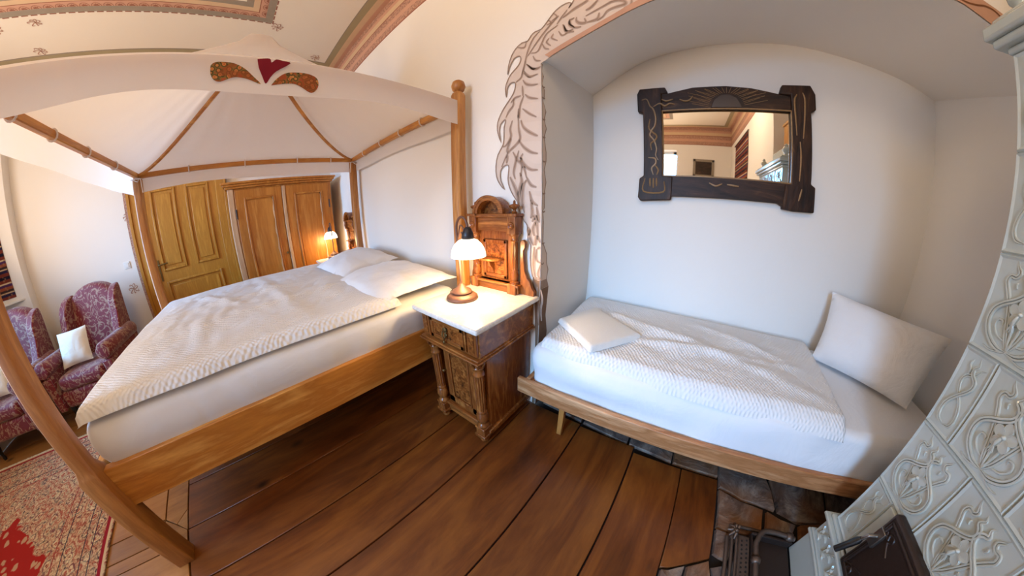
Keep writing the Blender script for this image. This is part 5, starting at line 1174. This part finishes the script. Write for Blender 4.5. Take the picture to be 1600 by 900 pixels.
# iron fire door
fd_y0, fd_y1 = .205, .60
fr_ = MB(); 
for b in ((SX - .012, SX + .01, fd_y0 - .02, fd_y1 + .045, .322, .335), (SX - .012, SX + .01, fd_y1 + .0, fd_y1 + .045, .322, .577)): fr_.box(*b)
fr_.build('door_surround', M['tile'], st, .003)
fdm = MB().box(SX - .036, SX + .005, fd_y0, fd_y1, .312, .606).build('fire_door', M['iron'], st, .012, seg=3)
m = MB(); a, b, c, d, t = fd_y0 + .02, fd_y1 - .02, .332, .586, .012
m.box(SX - .044, SX - .034, a, b, c, c + t); m.box(SX - .044, SX - .034, a, b, d - t, d); m.box(SX - .044, SX - .034, a, a + t, c, d); m.box(SX - .044, SX - .034, b - t, b, c, d); m.build('door_bead', M['iron'], fdm, .004)
m = MB(); cy_, cz_ = (fd_y0 + fd_y1) / 2, .45
for R_ in (.06, .045): m.tube([(SX - .037, cy_ + R_ * cos(a), cz_ + R_ * sin(a)) for a in [2 * pi * i / 24 for i in range(25)]], .004, 6)
for k_ in range(10):
    a = 2 * pi * k_ / 10; m.tube([(SX - .038, cy_ + r_ * cos(a + o_), cz_ + r_ * sin(a + o_)) for r_, o_ in ((.01, 0), (.025, .25), (.042, .1))], [.003, .006, .002], 6)
for s_ in (-1, 1):
    for q in (-1, 1):
        m.tube([(SX - .037, cy_ + s_ * a_, cz_ + q * b_) for a_, b_ in cr2([(.10, .055), (.135, .08), (.15, .105), (.13, .11), (.125, .095), (.145, .085), (.165, .10)], 3)], .004, 6)
m.build('rosette_relief', M['iron'], fdm, smooth=True)
hd = MB(); hd.tube([(SX - .035, .572, .515), (SX - .075, .576, .505), (SX - .082, .578, .478)], .007, 8); hd.box(SX - .05, SX - .034, .555, .588, .47, .545)
ho = hd.build('latch', M['steel'], fdm, .002)
MB().tube([(SX - .082, .578, .480), (SX - .084, .580, .466), (SX - .118, .584, .388)], [.008, .013, .012], 12).build('handle_grip', M['black'], ho, smooth=True)
# ================================================================== cabinet-like wooden lintel above the stove
cb = thing('wooden_box', 'ochre wooden box standing on top of the tiled stove, seen in the mirror', 'box', (1.5, .3, 2.16))
B('box_body', (1.25, 1.70, SY0 + .12, SY1 - .14, 2.161, 2.50), M['doorw'], cb, .006); B('box_lid', (1.235, 1.715, SY0 + .105, SY1 - .125, 2.50, 2.53), M['doorw'], cb, .006)

# ================================================================== IRON FENDER TRAY
fe = thing('iron_hearth_fender', 'ornate brown cast iron hearth fender with pierced rim on the stone slabs before the stove', 'fender', (.82, .3, 0))
fy0, fy1 = -.25, .79
B('tray_plate', (.70, .962, fy0, fy1, .006, .016), M['iron'], fe, .003)
m = MB()
for x_, z_, r_ in ((.640, .012, .010), (.662, .020, .008), (.680, .030, .007)): m.tube([(x_, fy0, z_), (x_, fy1 - .03, z_)] , r_, 8)
m.tube(cat_rom([(.660, fy1 - .04, .02), (.665, fy1 - .0, .022), (.70, fy1 + .03, .022), (.75, fy1 + .035, .022), (.95, fy1 + .035, .022)], 4), .009, 8)
m.build('fluted_rim', M['iron2'], fe, smooth=True)
pb = B('pierced_band', (.684, .742, fy0, fy1 - .02, .016, .044), M['iron2'], fe, .005)
m = MB()
for i in range(46):
    y = fy1 - .05 - i * .021
    for x_ in (.700, .724): m.lathe([(0, .0452), (.0055, .0452), (.0055, .040), (0, .040)], (x_, y + (.007 if x_ > .71 else 0), 0), 8)
m.build('pierced_hole', M['black'], pb, kind='stuff')
m = MB()
for yy in (fy1 - .0,):
    for k_ in range(6):
        a = radians(60 + k_ * 40); m.tube([(.675, yy, .03), (.675 + .022 * cos(a), yy + .022 * sin(a), .042), (.675 + .042 * cos(a), yy + .042 * sin(a), .028)], [.006, .010, .005], 8)
    m.lathe([(0, .05), (.01, .046), (.014, .036), (.014, .02)], (.675, yy, 0), 12)
m.build('corner_shell', M['iron2'], fe, smooth=True)
m = MB().tube(cat_rom([(.765, fy0, .055), (.765, .3, .055), (.765, .69, .055), (.772, .755, .058), (.80, .80, .064), (.85, .812, .066), (.93, .808, .066), (.968, .80, .066)], 6), .013, 12)
tb = m.build('tubular_rail', M['iron2'], fe, smooth=True)
for (x_, y_) in ((.765, .66), (.94, .806)):
    m = MB(); ax = 'y' if y_ < .7 else 'x'; m.lathe([(.013, -.018), (.02, -.014), (.023, 0), (.02, .014), (.013, .018)], (x_, y_, .055 if ax == 'y' else .066), 14, ax)
    m.build('rail_boss', M['iron2'], tb, smooth=True)
m = MB().box(.745, .756, fy0, fy1 - .01, .012, .05); m.box(.745, .962, fy1 - .01, fy1 + .002, .012, .06); m.build('inner_wall', M['iron'], fe, .002)
